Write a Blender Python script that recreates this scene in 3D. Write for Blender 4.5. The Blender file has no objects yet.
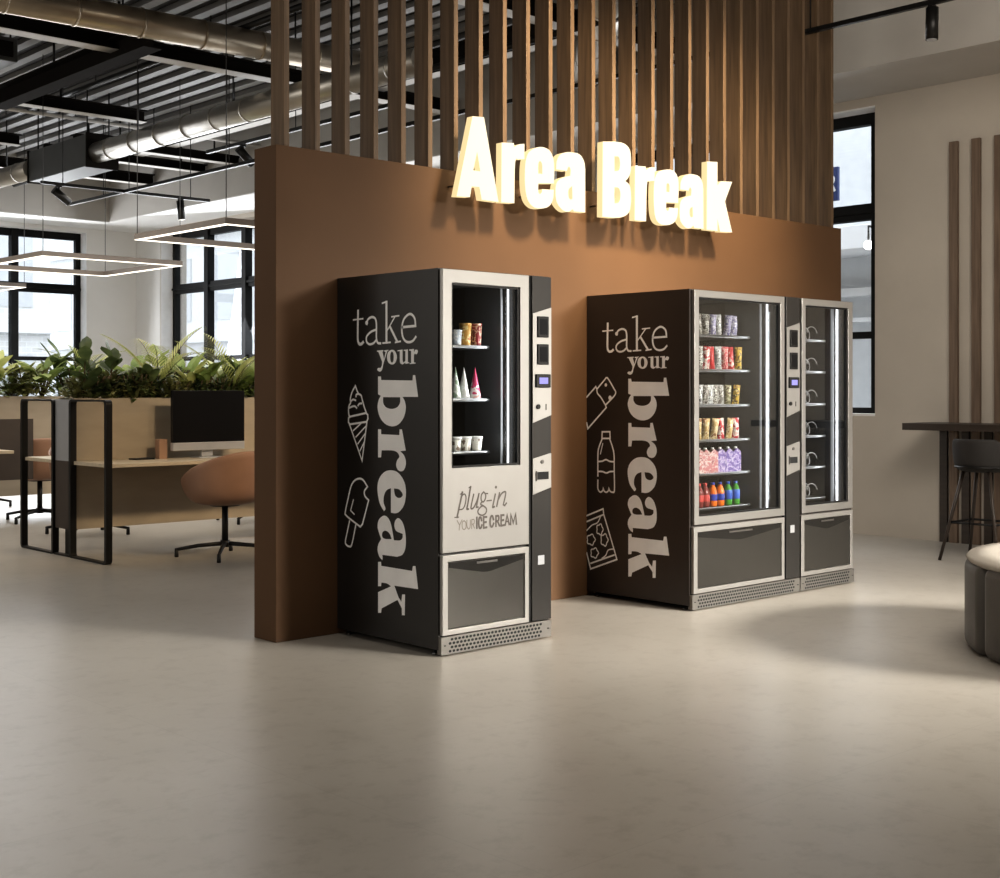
import bpy, bmesh, math, random
from math import sin, cos, pi, radians
from mathutils import Vector, Matrix, noise
from mathutils.geometry import tessellate_polygon
rnd = random.Random(7)
SC = bpy.context.scene
COL = SC.collection

# ------------------------------------------------------------------ materials
def new_mat(name):
    m = bpy.data.materials.new(name); m.use_nodes = True
    nt = m.node_tree
    b = nt.nodes['Principled BSDF']
    return m, nt, b
def N(nt, t, **kw):
    n = nt.nodes.new(t)
    for k, v in kw.items(): setattr(n, k, v)
    return n
def mat(name, col, rough=.5, metal=0., emit=0., ecol=None, var=.0, vscale=8., stretch=(1,1,1), bump=0., bscale=60., spec=.5, coat=0., alpha=1.):
    m, nt, b = new_mat(name)
    b.inputs['Base Color'].default_value = (*col, 1)
    b.inputs['Roughness'].default_value = rough
    b.inputs['Metallic'].default_value = metal
    b.inputs['Specular IOR Level'].default_value = spec
    b.inputs['Coat Weight'].default_value = coat
    if emit:
        b.inputs['Emission Color'].default_value = (*(ecol or col), 1)
        b.inputs['Emission Strength'].default_value = emit
    tc = N(nt, 'ShaderNodeTexCoord'); mp = N(nt, 'ShaderNodeMapping')
    mp.inputs['Scale'].default_value = stretch
    nt.links.new(tc.outputs['Object'], mp.inputs['Vector'])
    nz = N(nt, 'ShaderNodeTexNoise'); nz.inputs['Scale'].default_value = vscale; nz.inputs['Detail'].default_value = 5
    nt.links.new(mp.outputs[0], nz.inputs['Vector'])
    cr = N(nt, 'ShaderNodeValToRGB')
    v = var if var else .04
    cr.color_ramp.elements[0].position = .3; cr.color_ramp.elements[1].position = .7
    cr.color_ramp.elements[0].color = (*[max(0, c*(1-v)) for c in col], 1)
    cr.color_ramp.elements[1].color = (*[min(1, c*(1+v)) for c in col], 1)
    nt.links.new(nz.outputs['Fac'], cr.inputs['Fac']); nt.links.new(cr.outputs['Color'], b.inputs['Base Color'])
    if bump:
        n2 = N(nt, 'ShaderNodeTexNoise'); n2.inputs['Scale'].default_value = bscale; n2.inputs['Detail'].default_value = 4
        nt.links.new(mp.outputs[0], n2.inputs['Vector'])
        bp = N(nt, 'ShaderNodeBump'); bp.inputs['Strength'].default_value = bump; bp.inputs['Distance'].default_value = .01
        nt.links.new(n2.outputs['Fac'], bp.inputs['Height']); nt.links.new(bp.outputs[0], b.inputs['Normal'])
    return m
def pack_mat(name, c1, c2, c3=None, scale=30., rough=.35, metal=.1):
    m, nt, b = new_mat(name)
    tc = N(nt, 'ShaderNodeTexCoord')
    oi = N(nt, 'ShaderNodeObjectInfo')
    ad = N(nt, 'ShaderNodeVectorMath', operation='ADD')
    nt.links.new(tc.outputs['Object'], ad.inputs[0]); nt.links.new(oi.outputs['Random'], ad.inputs[1])
    vo = N(nt, 'ShaderNodeTexNoise'); vo.inputs['Scale'].default_value = scale; vo.inputs['Detail'].default_value = 1.5
    nt.links.new(ad.outputs[0], vo.inputs['Vector'])
    cr = N(nt, 'ShaderNodeValToRGB'); cr.color_ramp.interpolation = 'CONSTANT'
    e = cr.color_ramp.elements
    e[0].position = 0; e[0].color = (*c1, 1)
    e[1].position = .5; e[1].color = (*c2, 1)
    x = e.new(.6); x.color = (*(c3 or c1), 1)
    nt.links.new(vo.outputs['Fac'], cr.inputs['Fac']); nt.links.new(cr.outputs['Color'], b.inputs['Base Color'])
    b.inputs['Roughness'].default_value = rough; b.inputs['Metallic'].default_value = metal
    return m
def emis(name, col, s):
    m, nt, b = new_mat(name)
    b.inputs['Base Color'].default_value = (*[min(1, c*.12) for c in col], 1)
    b.inputs['Roughness'].default_value = .5; b.inputs['Specular IOR Level'].default_value = .1
    b.inputs['Emission Color'].default_value = (*col, 1); b.inputs['Emission Strength'].default_value = s
    return m
def glass_mat(name, tint=(1,1,1), refl=.08, rough=.01):
    m, nt, b = new_mat(name)
    nt.nodes.remove(b)
    out = nt.nodes['Material Output']
    tr = N(nt, 'ShaderNodeBsdfTransparent'); tr.inputs[0].default_value = (*tint, 1)
    gl = N(nt, 'ShaderNodeBsdfGlossy'); gl.inputs['Roughness'].default_value = rough
    gl.inputs['Color'].default_value = (1, 1, 1, 1)
    fr = N(nt, 'ShaderNodeFresnel'); fr.inputs['IOR'].default_value = 1.45
    mu = N(nt, 'ShaderNodeMath', operation='MULTIPLY_ADD'); mu.inputs[1].default_value = .24; mu.inputs[2].default_value = refl*.05
    nt.links.new(fr.outputs[0], mu.inputs[0])
    mx = N(nt, 'ShaderNodeMixShader')
    nt.links.new(mu.outputs[0], mx.inputs[0]); nt.links.new(tr.outputs[0], mx.inputs[1]); nt.links.new(gl.outputs[0], mx.inputs[2])
    nt.links.new(mx.outputs[0], out.inputs['Surface'])
    return m
def floor_mat():
    m, nt, b = new_mat('polished_concrete')
    tc = N(nt, 'ShaderNodeTexCoord')
    n1 = N(nt, 'ShaderNodeTexNoise'); n1.inputs['Scale'].default_value = .8; n1.inputs['Detail'].default_value = 6; n1.inputs['Roughness'].default_value = .6
    n2 = N(nt, 'ShaderNodeTexNoise'); n2.inputs['Scale'].default_value = 9; n2.inputs['Detail'].default_value = 8; n2.inputs['Roughness'].default_value = .7
    n3 = N(nt, 'ShaderNodeTexVoronoi'); n3.inputs['Scale'].default_value = 4.5; n3.feature = 'F1'
    for n in (n1, n2, n3): nt.links.new(tc.outputs['Object'], n.inputs['Vector'])
    c1 = N(nt, 'ShaderNodeValToRGB'); e = c1.color_ramp.elements
    e[0].position = .3; e[0].color = (.37, .342, .300, 1); e[1].position = .7; e[1].color = (.44, .41, .365, 1)
    nt.links.new(n1.outputs['Fac'], c1.inputs['Fac'])
    c2 = N(nt, 'ShaderNodeValToRGB'); e = c2.color_ramp.elements
    e[0].position = .33; e[0].color = (.86, .85, .84, 1); e[1].position = .5; e[1].color = (1, 1, 1, 1)
    nt.links.new(n2.outputs['Fac'], c2.inputs['Fac'])
    mx = N(nt, 'ShaderNodeMixRGB', blend_type='MULTIPLY'); mx.inputs[0].default_value = 1
    nt.links.new(c1.outputs[0], mx.inputs[1]); nt.links.new(c2.outputs[0], mx.inputs[2])
    # faint tile joints
    br = N(nt, 'ShaderNodeTexBrick'); br.inputs['Scale'].default_value = 1.0; br.inputs['Mortar Size'].default_value = .0022
    br.inputs['Brick Width'].default_value = 1.2; br.inputs['Row Height'].default_value = 1.2; br.offset = 0
    br.inputs['Color1'].default_value = (1, 1, 1, 1); br.inputs['Color2'].default_value = (.975, .975, .975, 1); br.inputs['Mortar'].default_value = (.9, .9, .9, 1)
    nt.links.new(tc.outputs['Object'], br.inputs['Vector'])
    m2 = N(nt, 'ShaderNodeMixRGB', blend_type='MULTIPLY'); m2.inputs[0].default_value = 1
    nt.links.new(mx.outputs[0], m2.inputs[1]); nt.links.new(br.outputs['Color'], m2.inputs[2])
    nt.links.new(m2.outputs[0], b.inputs['Base Color'])
    r = N(nt, 'ShaderNodeMapRange'); r.inputs['To Min'].default_value = .30; r.inputs['To Max'].default_value = .42
    nt.links.new(n2.outputs['Fac'], r.inputs['Value']); nt.links.new(r.outputs[0], b.inputs['Roughness'])
    bp = N(nt, 'ShaderNodeBump'); bp.inputs['Strength'].default_value = .06; bp.inputs['Distance'].default_value = .01
    nt.links.new(n2.outputs['Fac'], bp.inputs['Height']); nt.links.new(bp.outputs[0], b.inputs['Normal'])
    b.inputs['Specular IOR Level'].default_value = .5
    return m
def facade_mat():
    m, nt, b = new_mat('pale_facade')
    tc = N(nt, 'ShaderNodeTexCoord')
    mp = N(nt, 'ShaderNodeMapping'); mp.inputs['Rotation'].default_value = (pi/2, 0, 0)
    br = N(nt, 'ShaderNodeTexBrick'); br.inputs['Scale'].default_value = 2.2
    br.inputs['Color1'].default_value = (.8, .79, .77, 1); br.inputs['Color2'].default_value = (.7, .69, .67, 1); br.inputs['Mortar'].default_value = (.85, .85, .84, 1)
    nt.links.new(tc.outputs['Object'], mp.inputs[0]); nt.links.new(mp.outputs[0], br.inputs['Vector'])
    nt.links.new(br.outputs['Color'], b.inputs['Base Color']); b.inputs['Roughness'].default_value = .9
    return m

M = {}
M['floor'] = floor_mat()
M['plaster'] = mat('beige_plaster', (.51, .462, .40), .75, var=.06, vscale=1.5, bump=.08, bscale=25)
M['white_plaster'] = mat('white_plaster', (.74, .73, .71), .8, var=.03, vscale=2)
M['fascia'] = mat('grey_soffit', (.50, .475, .44), .8, var=.05, vscale=2)
M['brown'] = mat('brown_lacquer', (.132, .074, .039), .6, spec=.25, var=.05, vscale=2.5, bump=.02)
M['slat'] = mat('walnut_slat', (.155, .102, .06), .5, var=.28, vscale=5, stretch=(9, 9, .5))
M['slat_dark'] = mat('dark_oak_slat', (.17, .12, .085), .55, var=.25, vscale=5, stretch=(9, 9, .5))
M['dark_wood'] = mat('black_brown_wood', (.05, .038, .03), .45, var=.2, vscale=5, stretch=(6, .6, 6))
M['deck_dark'] = mat('dark_deck', (.03, .027, .025), .7)
M['deck_lit'] = mat('lit_deck_rib', (.27, .265, .26), .6)  # pale tone puts the light on the deck ridges into the colour
M['beam'] = mat('dark_steel_beam', (.022, .019, .017), .9, spec=.05)
M['flange'] = mat('lit_flange_pale_pipe', (.55, .53, .5), .6)
M['duct'] = mat('galvanized_duct', (.46, .39, .30), .34, metal=.85, var=.12, vscale=3, bump=.15, bscale=6)
M['duct_silver'] = mat('silver_duct', (.50, .475, .43), .36, metal=.95, var=.1, vscale=3, bump=.2, bscale=6)
M['sheet'] = mat('sheet_steel', (.12, .125, .125), .5, metal=.3, var=.1, vscale=3)
M['black'] = mat('black_metal', (.018, .017, .016), .42, metal=.4)
M['wire'] = mat('steel_wire', (.12, .12, .12), .5, metal=.5)
M['frame_blk'] = mat('black_window_frame', (.009, .009, .009), .6, spec=.2)
M['cabinet'] = mat('charcoal_cabinet', (.024, .022, .0205), .36, var=.1, vscale=1.2)
M['cabinet2'] = mat('brown_charcoal_cabinet', (.036, .029, .026), .36, var=.08, vscale=1.2)
M['liner'] = mat('dark_liner', (.022, .022, .022), .5)
M['mirror'] = mat('gloss_black_panel', (.03, .032, .034), .2, metal=.2)
M['silver'] = mat('brushed_silver', (.38, .368, .35), .4, metal=.78, var=.02)
M['silver_h'] = mat('brushed_silver_sheet', (.37, .358, .34), .38, metal=.82, var=.02)
M['steel'] = mat('dark_brushed_steel', (.20, .19, .18), .33, metal=.85, var=.02)
M['steel_col'] = mat('graphite_steel', (.066, .063, .06), .33, metal=.75, var=.02)
M['flap'] = mat('smoked_steel', (.105, .10, .092), .32, metal=.85, var=.02)
M['flap_dark'] = mat('smoked_recess', (.05, .048, .045), .25, metal=.7)
M['grille'] = mat('grille_steel', (.20, .19, .175), .42, metal=.75)
M['hole'] = mat('hole_black', (.006, .006, .006), .8)
M['decal'] = mat('white_decal', (.92, .915, .91), .7)
M['ink'] = mat('dark_ink', (.10, .085, .075), .6)
M['ink_light'] = mat('grey_ink', (.20, .175, .15), .6)
M['screen'] = mat('black_screen', (.008, .008, .009), .3, spec=.25)
M['lcd'] = emis('lcd_glow', (.36, .34, .80), .9)
M['led'] = emis('led_bar', (.95, .97, 1.), 2.2)
M['led_refl'] = emis('led_bar_reflection', (.8, .82, .85), .3)  # dim glow stands in for the mirrored image of the LED bar
M['chrome'] = mat('chrome_lip', (.3, .3, .3), .3, metal=1.)
M['coil'] = mat('coil_wire', (.42, .42, .43), .35, metal=.3)
M['glass'] = glass_mat('clear_glass', (.93, .94, .94), .1)
M['wglass'] = glass_mat('window_glass', (.96, .97, .98), .05)
M['sign'] = emis('cream_letter_face', (1., .90, .66), .93)
M['sign_side'] = emis('cream_letter_side', (1., .78, .42), .76)
M['pend'] = emis('pendant_diffuser', (1., .92, .8), 1.8)
M['pend_body'] = mat('taupe_profile', (.20, .17, .145), .5)
M['panel'] = mat('light_oak_panel', (.38, .32, .24), .6, var=.06, vscale=3, stretch=(1, 1, 4), bump=.03)
M['desk'] = mat('pale_oak_top', (.55, .47, .35), .45, var=.1, vscale=3, stretch=(1, 8, 8))
M['screen_panel'] = mat('dark_felt', (.075, .06, .05), .9)
M['alu'] = mat('aluminium_plate', (.55, .56, .58), .35, metal=.6)
M['tan'] = mat('tan_leather', (.30, .175, .115), .5, var=.08, vscale=6, bump=.04, bscale=120)
M['charcoal_fab'] = mat('charcoal_fabric', (.035, .032, .03), .85, bump=.1, bscale=200)
M['pouf'] = mat('taupe_grey_leather', (.085, .077, .068), .5, var=.15, vscale=3, bump=.05, bscale=50)
M['cream'] = mat('cream_fabric', (.40, .365, .315), .9, bump=.15, bscale=150)
M['copper'] = mat('copper_cup', (.42, .27, .19), .45, metal=.3)
M['soil'] = mat('dark_soil', (.03, .022, .015), 1)
M['facade'] = facade_mat()
M['outwhite'] = mat('white_render', (.8, .8, .8), .8)
M['outgrey'] = mat('grey_render', (.62, .63, .64), .7)
M['navy'] = mat('navy_board', (.03, .045, .14), .5)
M['globe'] = emis('globe_glow', (1, .98, .94), 6)
M['asphalt'] = mat('pale_paving', (.4, .4, .4), .9)
def leafm(name, a, b_, rough=.45):
    m, nt, b = new_mat(name)
    tc = N(nt, 'ShaderNodeTexCoord'); nz = N(nt, 'ShaderNodeTexNoise'); nz.inputs['Scale'].default_value = 9
    nt.links.new(tc.outputs['Object'], nz.inputs['Vector'])
    cr = N(nt, 'ShaderNodeValToRGB'); e = cr.color_ramp.elements
    e[0].position = .35; e[1].position = .65; e[0].color = (*a, 1); e[1].color = (*b_, 1)
    nt.links.new(nz.outputs['Fac'], cr.inputs[0]); nt.links.new(cr.outputs[0], b.inputs['Base Color'])
    b.inputs['Roughness'].default_value = rough
    # thin-leaf translucency
    out = nt.nodes['Material Output']; tl = N(nt, 'ShaderNodeBsdfTranslucent'); mx = N(nt, 'ShaderNodeMixShader'); mx.inputs[0].default_value = .3
    nt.links.new(cr.outputs[0], tl.inputs[0]); nt.links.new(b.outputs[0], mx.inputs[1]); nt.links.new(tl.outputs[0], mx.inputs[2])
    nt.links.new(mx.outputs[0], out.inputs['Surface'])
    return m
M['leaf_dark'] = leafm('dark_glossy_leaf', (.06, .09, .035), (.15, .19, .075))
M['leaf_mid'] = leafm('mid_green_leaf', (.17, .24, .07), (.34, .40, .14))
M['leaf_lime'] = leafm('lime_leaf', (.40, .44, .15), (.60, .60, .26))
M['leaf_olive'] = leafm('olive_leaf', (.15, .16, .06), (.30, .30, .13))
M['stem'] = mat('brown_stem', (.10, .075, .04), .8)

# ------------------------------------------------------------------ mesh helpers
class MB:
    def __init__(s): s.bm = bmesh.new()
    def box(s, x0, x1, y0, y1, z0, z1):
        v = [s.bm.verts.new(p) for p in ((x0,y0,z0),(x1,y0,z0),(x1,y1,z0),(x0,y1,z0),(x0,y0,z1),(x1,y0,z1),(x1,y1,z1),(x0,y1,z1))]
        for f in ((3,2,1,0),(4,5,6,7),(0,1,5,4),(1,2,6,5),(2,3,7,6),(3,0,4,7)): s.bm.faces.new([v[i] for i in f])
        return s
    def obox(s, mat4, sx, sy, sz):
        v = [s.bm.verts.new(mat4 @ Vector(p)) for p in ((-sx,-sy,-sz),(sx,-sy,-sz),(sx,sy,-sz),(-sx,sy,-sz),(-sx,-sy,sz),(sx,-sy,sz),(sx,sy,sz),(-sx,sy,sz))]
        for f in ((3,2,1,0),(4,5,6,7),(0,1,5,4),(1,2,6,5),(2,3,7,6),(3,0,4,7)): s.bm.faces.new([v[i] for i in f])
        return s
    def quad(s, *p):
        s.bm.faces.new([s.bm.verts.new(q) for q in p]); return s
    def tube(s, pts, r, seg=10, closed=False, caps=True, r1=None):
        pts = [Vector(p) for p in pts]; n = len(pts); rings = []
        up = None
        for i, p in enumerate(pts):
            if closed: d = (pts[(i+1) % n]-pts[i-1])
            else: d = (pts[min(i+1, n-1)]-pts[max(i-1, 0)])
            d.normalize()
            if up is None:
                up = Vector((0,0,1)) if abs(d.z) < .95 else Vector((1,0,0))
            a = d.cross(up)
            if a.length < 1e-4: a = d.cross(Vector((0,1,0)))
            a.normalize(); b = a.cross(d).normalized(); up = b
            rr = r if r1 is None else r+(r1-r)*i/(n-1)
            rings.append([s.bm.verts.new(p + (a*cos(2*pi*k/seg)+b*sin(2*pi*k/seg))*rr) for k in range(seg)])
        m = n if closed else n-1
        for i in range(m):
            A, B = rings[i], rings[(i+1) % n]
            for k in range(seg):
                f = s.bm.faces.new((A[k], A[(k+1) % seg], B[(k+1) % seg], B[k])); f.smooth = True
        if caps and not closed:
            s.bm.faces.new(rings[0][::-1]); s.bm.faces.new(rings[-1])
        return s
    def lathe(s, prof, seg=20, loc=(0,0,0), smooth=True, sx=1, sy=1):
        rings = []
        for r, z in prof:
            rings.append([s.bm.verts.new((loc[0]+r*cos(2*pi*k/seg)*sx, loc[1]+r*sin(2*pi*k/seg)*sy, loc[2]+z)) for k in range(seg)])
        for A, B in zip(rings, rings[1:]):
            for k in range(seg):
                f = s.bm.faces.new((A[k], A[(k+1) % seg], B[(k+1) % seg], B[k])); f.smooth = smooth
        s.bm.faces.new(rings[0][::-1]); s.bm.faces.new(rings[-1])
        return s
    def prism(s, loops, f3, t0, t1):
        """2D loops (outer, holes) mapped by f3(a,b,t) and extruded t0..t1"""
        vs = [[Vector((a, b, 0)) for a, b in lp] for lp in loops]
        tri = tessellate_polygon(vs)
        flat = [p for lp in loops for p in lp]
        F = [s.bm.verts.new(f3(a, b, t0)) for a, b in flat]
        for t in tri:
            try: s.bm.faces.new([F[i] for i in t])
            except ValueError: pass
        if t1 is not None:
            G = [s.bm.verts.new(f3(a, b, t1)) for a, b in flat]
            for t in tri:
                try: s.bm.faces.new([G[i] for i in reversed(t)])
                except ValueError: pass
            o = 0
            for lp in loops:
                n = len(lp)
                for i in range(n):
                    j = (i+1) % n
                    s.bm.faces.new((F[o+i], F[o+j], G[o+j], G[o+i]))
                o += n
        return s
    def build(s, name, m, parent=None, bevel=0, smooth=False, subsurf=0, seg=2, recalc=True, solid=0):
        if recalc: bmesh.ops.recalc_face_normals(s.bm, faces=s.bm.faces)
        if smooth:
            for f in s.bm.faces: f.smooth = True
        me = bpy.data.meshes.new(name); s.bm.to_mesh(me); s.bm.free()
        ms = m if isinstance(m, (list, tuple)) else [m]
        for q in ms: me.materials.append(q)
        o = bpy.data.objects.new(name, me); COL.objects.link(o)
        if parent: o.parent = parent
        if solid:
            d = o.modifiers.new('s', 'SOLIDIFY'); d.thickness = solid; d.offset = 0
        if bevel:
            d = o.modifiers.new('b', 'BEVEL'); d.width = bevel; d.segments = seg; d.limit_method = 'ANGLE'; d.angle_limit = radians(40)
        if subsurf:
            d = o.modifiers.new('u', 'SUBSURF'); d.levels = subsurf; d.render_levels = subsurf
        return o
def tag(o, label, cat, group=None, kind=None):
    o['label'] = label; o['category'] = cat
    if group: o['group'] = group
    if kind: o['kind'] = kind
    return o
def struct(o, label=None):
    o['kind'] = 'structure'
    if label: o['label'] = label
    return o
def thing(name, label, cat, loc=(0,0,0), rz=0, group=None):
    o = bpy.data.objects.new(name, None); COL.objects.link(o)
    o.empty_display_size = .1
    o.location = loc; o.rotation_euler = (0, 0, rz)
    return tag(o, label, cat, group)
def dup(root, loc, rz=0, label=None, group=None, scale=None):
    def cp(o, par):
        c = o.copy(); COL.objects.link(c); c.parent = par
        for ch in kids.get(o, []): cp(ch, c)
        return c
    kids = {}
    def walk(o):
        kids[o] = list(o.children)
        for c in kids[o]: walk(c)
    walk(root)
    r = cp(root, None)
    r.location = loc; r.rotation_euler = (0, 0, rz)
    if scale: r.scale = (scale,)*3 if not isinstance(scale, tuple) else scale
    if label: r['label'] = label
    if group: r['group'] = group
    return r
def smooth_loop(pts, closed=True, n=5):
    P = [(p[0], p[1]) for p in pts]; sm = [len(p) > 2 for p in pts]; L = len(P); out = []
    for i in range(L if closed else L-1):
        j = (i+1) % L
        p1, p2 = P[i], P[j]
        if not sm[i] and not sm[j]: out.append(p1); continue
        p0 = P[i-1] if (closed or i > 0) else p1
        p3 = P[(j+1) % L] if (closed or j+1 < L) else p2
        t1 = ((p2[0]-p0[0])*.5, (p2[1]-p0[1])*.5) if sm[i] else (p2[0]-p1[0], p2[1]-p1[1])
        t2 = ((p3[0]-p1[0])*.5, (p3[1]-p1[1])*.5) if sm[j] else (p2[0]-p1[0], p2[1]-p1[1])
        for k in range(n):
            t = k/n; a = 2*t**3-3*t*t+1; b = t**3-2*t*t+t; c = -2*t**3+3*t*t; d = t**3-t*t
            out.append((a*p1[0]+b*t1[0]+c*p2[0]+d*t2[0], a*p1[1]+b*t1[1]+c*p2[1]+d*t2[1]))
    if not closed: out.append(P[-1])
    return out
RIB = [0]
def ribbon(mb, pts, w, f3, t):
    """flat stroke of width w: one mitred strip, each stroke a hair above the last"""
    P = smooth_loop(pts, closed=False)
    q = [P[0]]
    for p in P[1:]:
        if math.dist(p, q[-1]) > .0012: q.append(p)
    if len(q) == 1 or (len(q) == 2 and math.dist(q[0], q[1]) < w):
        c = q[0]
        mb.bm.faces.new([mb.bm.verts.new(f3(c[0]+w*.5*cos(2*pi*k/14), c[1]+w*.5*sin(2*pi*k/14), t)) for k in range(14)]); return
    RIB[0] = (RIB[0]+1) % 7; t = t+RIB[0]*.00012
    closed = math.dist(q[0], q[-1]) < .003
    if closed: q = q[:-1]
    n = len(q); h = w/2; L = []; R = []
    for i in range(n):
        a = q[i-1] if (closed or i) else None; b = q[(i+1) % n] if (closed or i < n-1) else None
        ds = []
        if a: d = (q[i][0]-a[0], q[i][1]-a[1]); l = math.hypot(*d); ds.append((d[0]/l, d[1]/l))
        if b: d = (b[0]-q[i][0], b[1]-q[i][1]); l = math.hypot(*d); ds.append((d[0]/l, d[1]/l))
        ns = [(-d[1], d[0]) for d in ds]
        m = (sum(v[0] for v in ns), sum(v[1] for v in ns)); l = math.hypot(*m) or 1; m = (m[0]/l, m[1]/l)
        c = max(.45, m[0]*ns[0][0]+m[1]*ns[0][1]); k = h/c
        x, y = q[i]
        if not closed and i == 0: x -= ds[0][0]*h*.6; y -= ds[0][1]*h*.6
        if not closed and i == n-1: x += ds[0][0]*h*.6; y += ds[0][1]*h*.6
        L.append(mb.bm.verts.new(f3(x+m[0]*k, y+m[1]*k, t))); R.append(mb.bm.verts.new(f3(x-m[0]*k, y-m[1]*k, t)))
    for i in range(n if closed else n-1):
        j = (i+1) % n
        mb.bm.faces.new((L[i], L[j], R[j], R[i]))

# traced letter and picture outlines, in metres on the panel they sit on
SIGN = {'A': [[(4.795,2.756),(4.88,2.763),(4.989,2.305),(4.864,2.305),(4.846,2.374),(4.789,2.371),(4.777,2.311),(4.68,2.306)],[(4.829,2.567),(4.853,2.46),(4.801,2.46)]],'r': [[(5.013,2.64),(5.107,2.649),(5.111,2.627),(5.145,2.646,1),(5.19,2.655),(5.189,2.568),(5.145,2.561,1),(5.117,2.538,1),(5.111,2.31),(5.01,2.305)]],'e': [[(5.314,2.653,1),(5.388,2.644,1),(5.422,2.599,1),(5.43,2.539,1),(5.427,2.455),(5.3,2.442),(5.3,2.396,1),(5.312,2.382,1),(5.328,2.394,1),(5.331,2.412),(5.427,2.418),(5.419,2.362,1),(5.388,2.32,1),(5.333,2.301,1),(5.269,2.301,1),(5.22,2.333,1),(5.198,2.394,1),(5.193,2.476,1),(5.2,2.558,1),(5.231,2.617,1)],[(5.3,2.499),(5.3,2.552,1),(5.314,2.572,1),(5.331,2.554,1),(5.333,2.499)]],'a': [[(5.574,2.654,1),(5.642,2.65,1),(5.68,2.615,1),(5.691,2.569),(5.691,2.31),(5.593,2.309),(5.585,2.321),(5.544,2.301,1),(5.497,2.309,1),(5.453,2.346,1),(5.44,2.401,1),(5.448,2.458,1),(5.48,2.487,1),(5.511,2.5,1),(5.563,2.515),(5.566,2.55,1),(5.552,2.567,1),(5.539,2.552,1),(5.536,2.54),(5.446,2.539),(5.451,2.588,1),(5.477,2.627,1),(5.524,2.647,1)],[(5.579,2.457),(5.582,2.382),(5.566,2.374,1),(5.549,2.389,1),(5.549,2.431,1)]],'B': [[(5.844,2.752),(5.951,2.766),(6.032,2.765,1),(6.083,2.739,1),(6.098,2.688,1),(6.097,2.609,1),(6.075,2.561,1),(6.047,2.536),(6.083,2.517,1),(6.098,2.471,1),(6.097,2.397,1),(6.074,2.341,1),(6.012,2.311,1),(5.93,2.301),(5.84,2.3)],[(5.948,2.676),(5.985,2.677,1),(5.998,2.648,1),(5.995,2.611,1),(5.982,2.592,1),(5.949,2.585)],[(5.948,2.488),(5.985,2.487,1),(6.001,2.461,1),(5.998,2.42,1),(5.982,2.397,1),(5.949,2.39)]],'r2': [[(6.136,2.64),(6.236,2.647),(6.24,2.625),(6.277,2.646,1),(6.323,2.652),(6.32,2.567),(6.271,2.558,1),(6.248,2.533,1),(6.24,2.306),(6.133,2.304)]],'e2': [[(6.451,2.653,1),(6.513,2.647,1),(6.547,2.612,1),(6.556,2.556,1),(6.551,2.45),(6.433,2.443),(6.433,2.401,1),(6.445,2.39,1),(6.459,2.399,1),(6.462,2.413),(6.551,2.418),(6.542,2.363,1),(6.51,2.322,1),(6.451,2.301,1),(6.378,2.301,1),(6.334,2.33,1),(6.317,2.39,1),(6.313,2.493,1),(6.323,2.578,1),(6.36,2.628,1)],[(6.436,2.51),(6.436,2.553,1),(6.449,2.566,1),(6.464,2.554,1),(6.465,2.51)]],'a2': [[(6.69,2.65,1),(6.761,2.644,1),(6.798,2.606,1),(6.806,2.563),(6.809,2.307),(6.715,2.305),(6.705,2.318),(6.66,2.296,1),(6.611,2.307,1),(6.572,2.342,1),(6.565,2.399,1),(6.574,2.457,1),(6.602,2.486,1),(6.637,2.499,1),(6.681,2.511),(6.684,2.548,1),(6.672,2.562,1),(6.66,2.551,1),(6.657,2.54),(6.572,2.539),(6.577,2.587,1),(6.607,2.627,1),(6.645,2.643,1)],[(6.696,2.44),(6.699,2.377),(6.684,2.37,1),(6.669,2.382,1),(6.669,2.423,1)]],'k': [[(6.845,2.75),(6.955,2.76),(6.955,2.606),(6.99,2.637),(7.113,2.646),(7.035,2.507),(7.113,2.308),(6.984,2.302),(6.955,2.385),(6.955,2.305),(6.841,2.304)]]}
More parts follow.
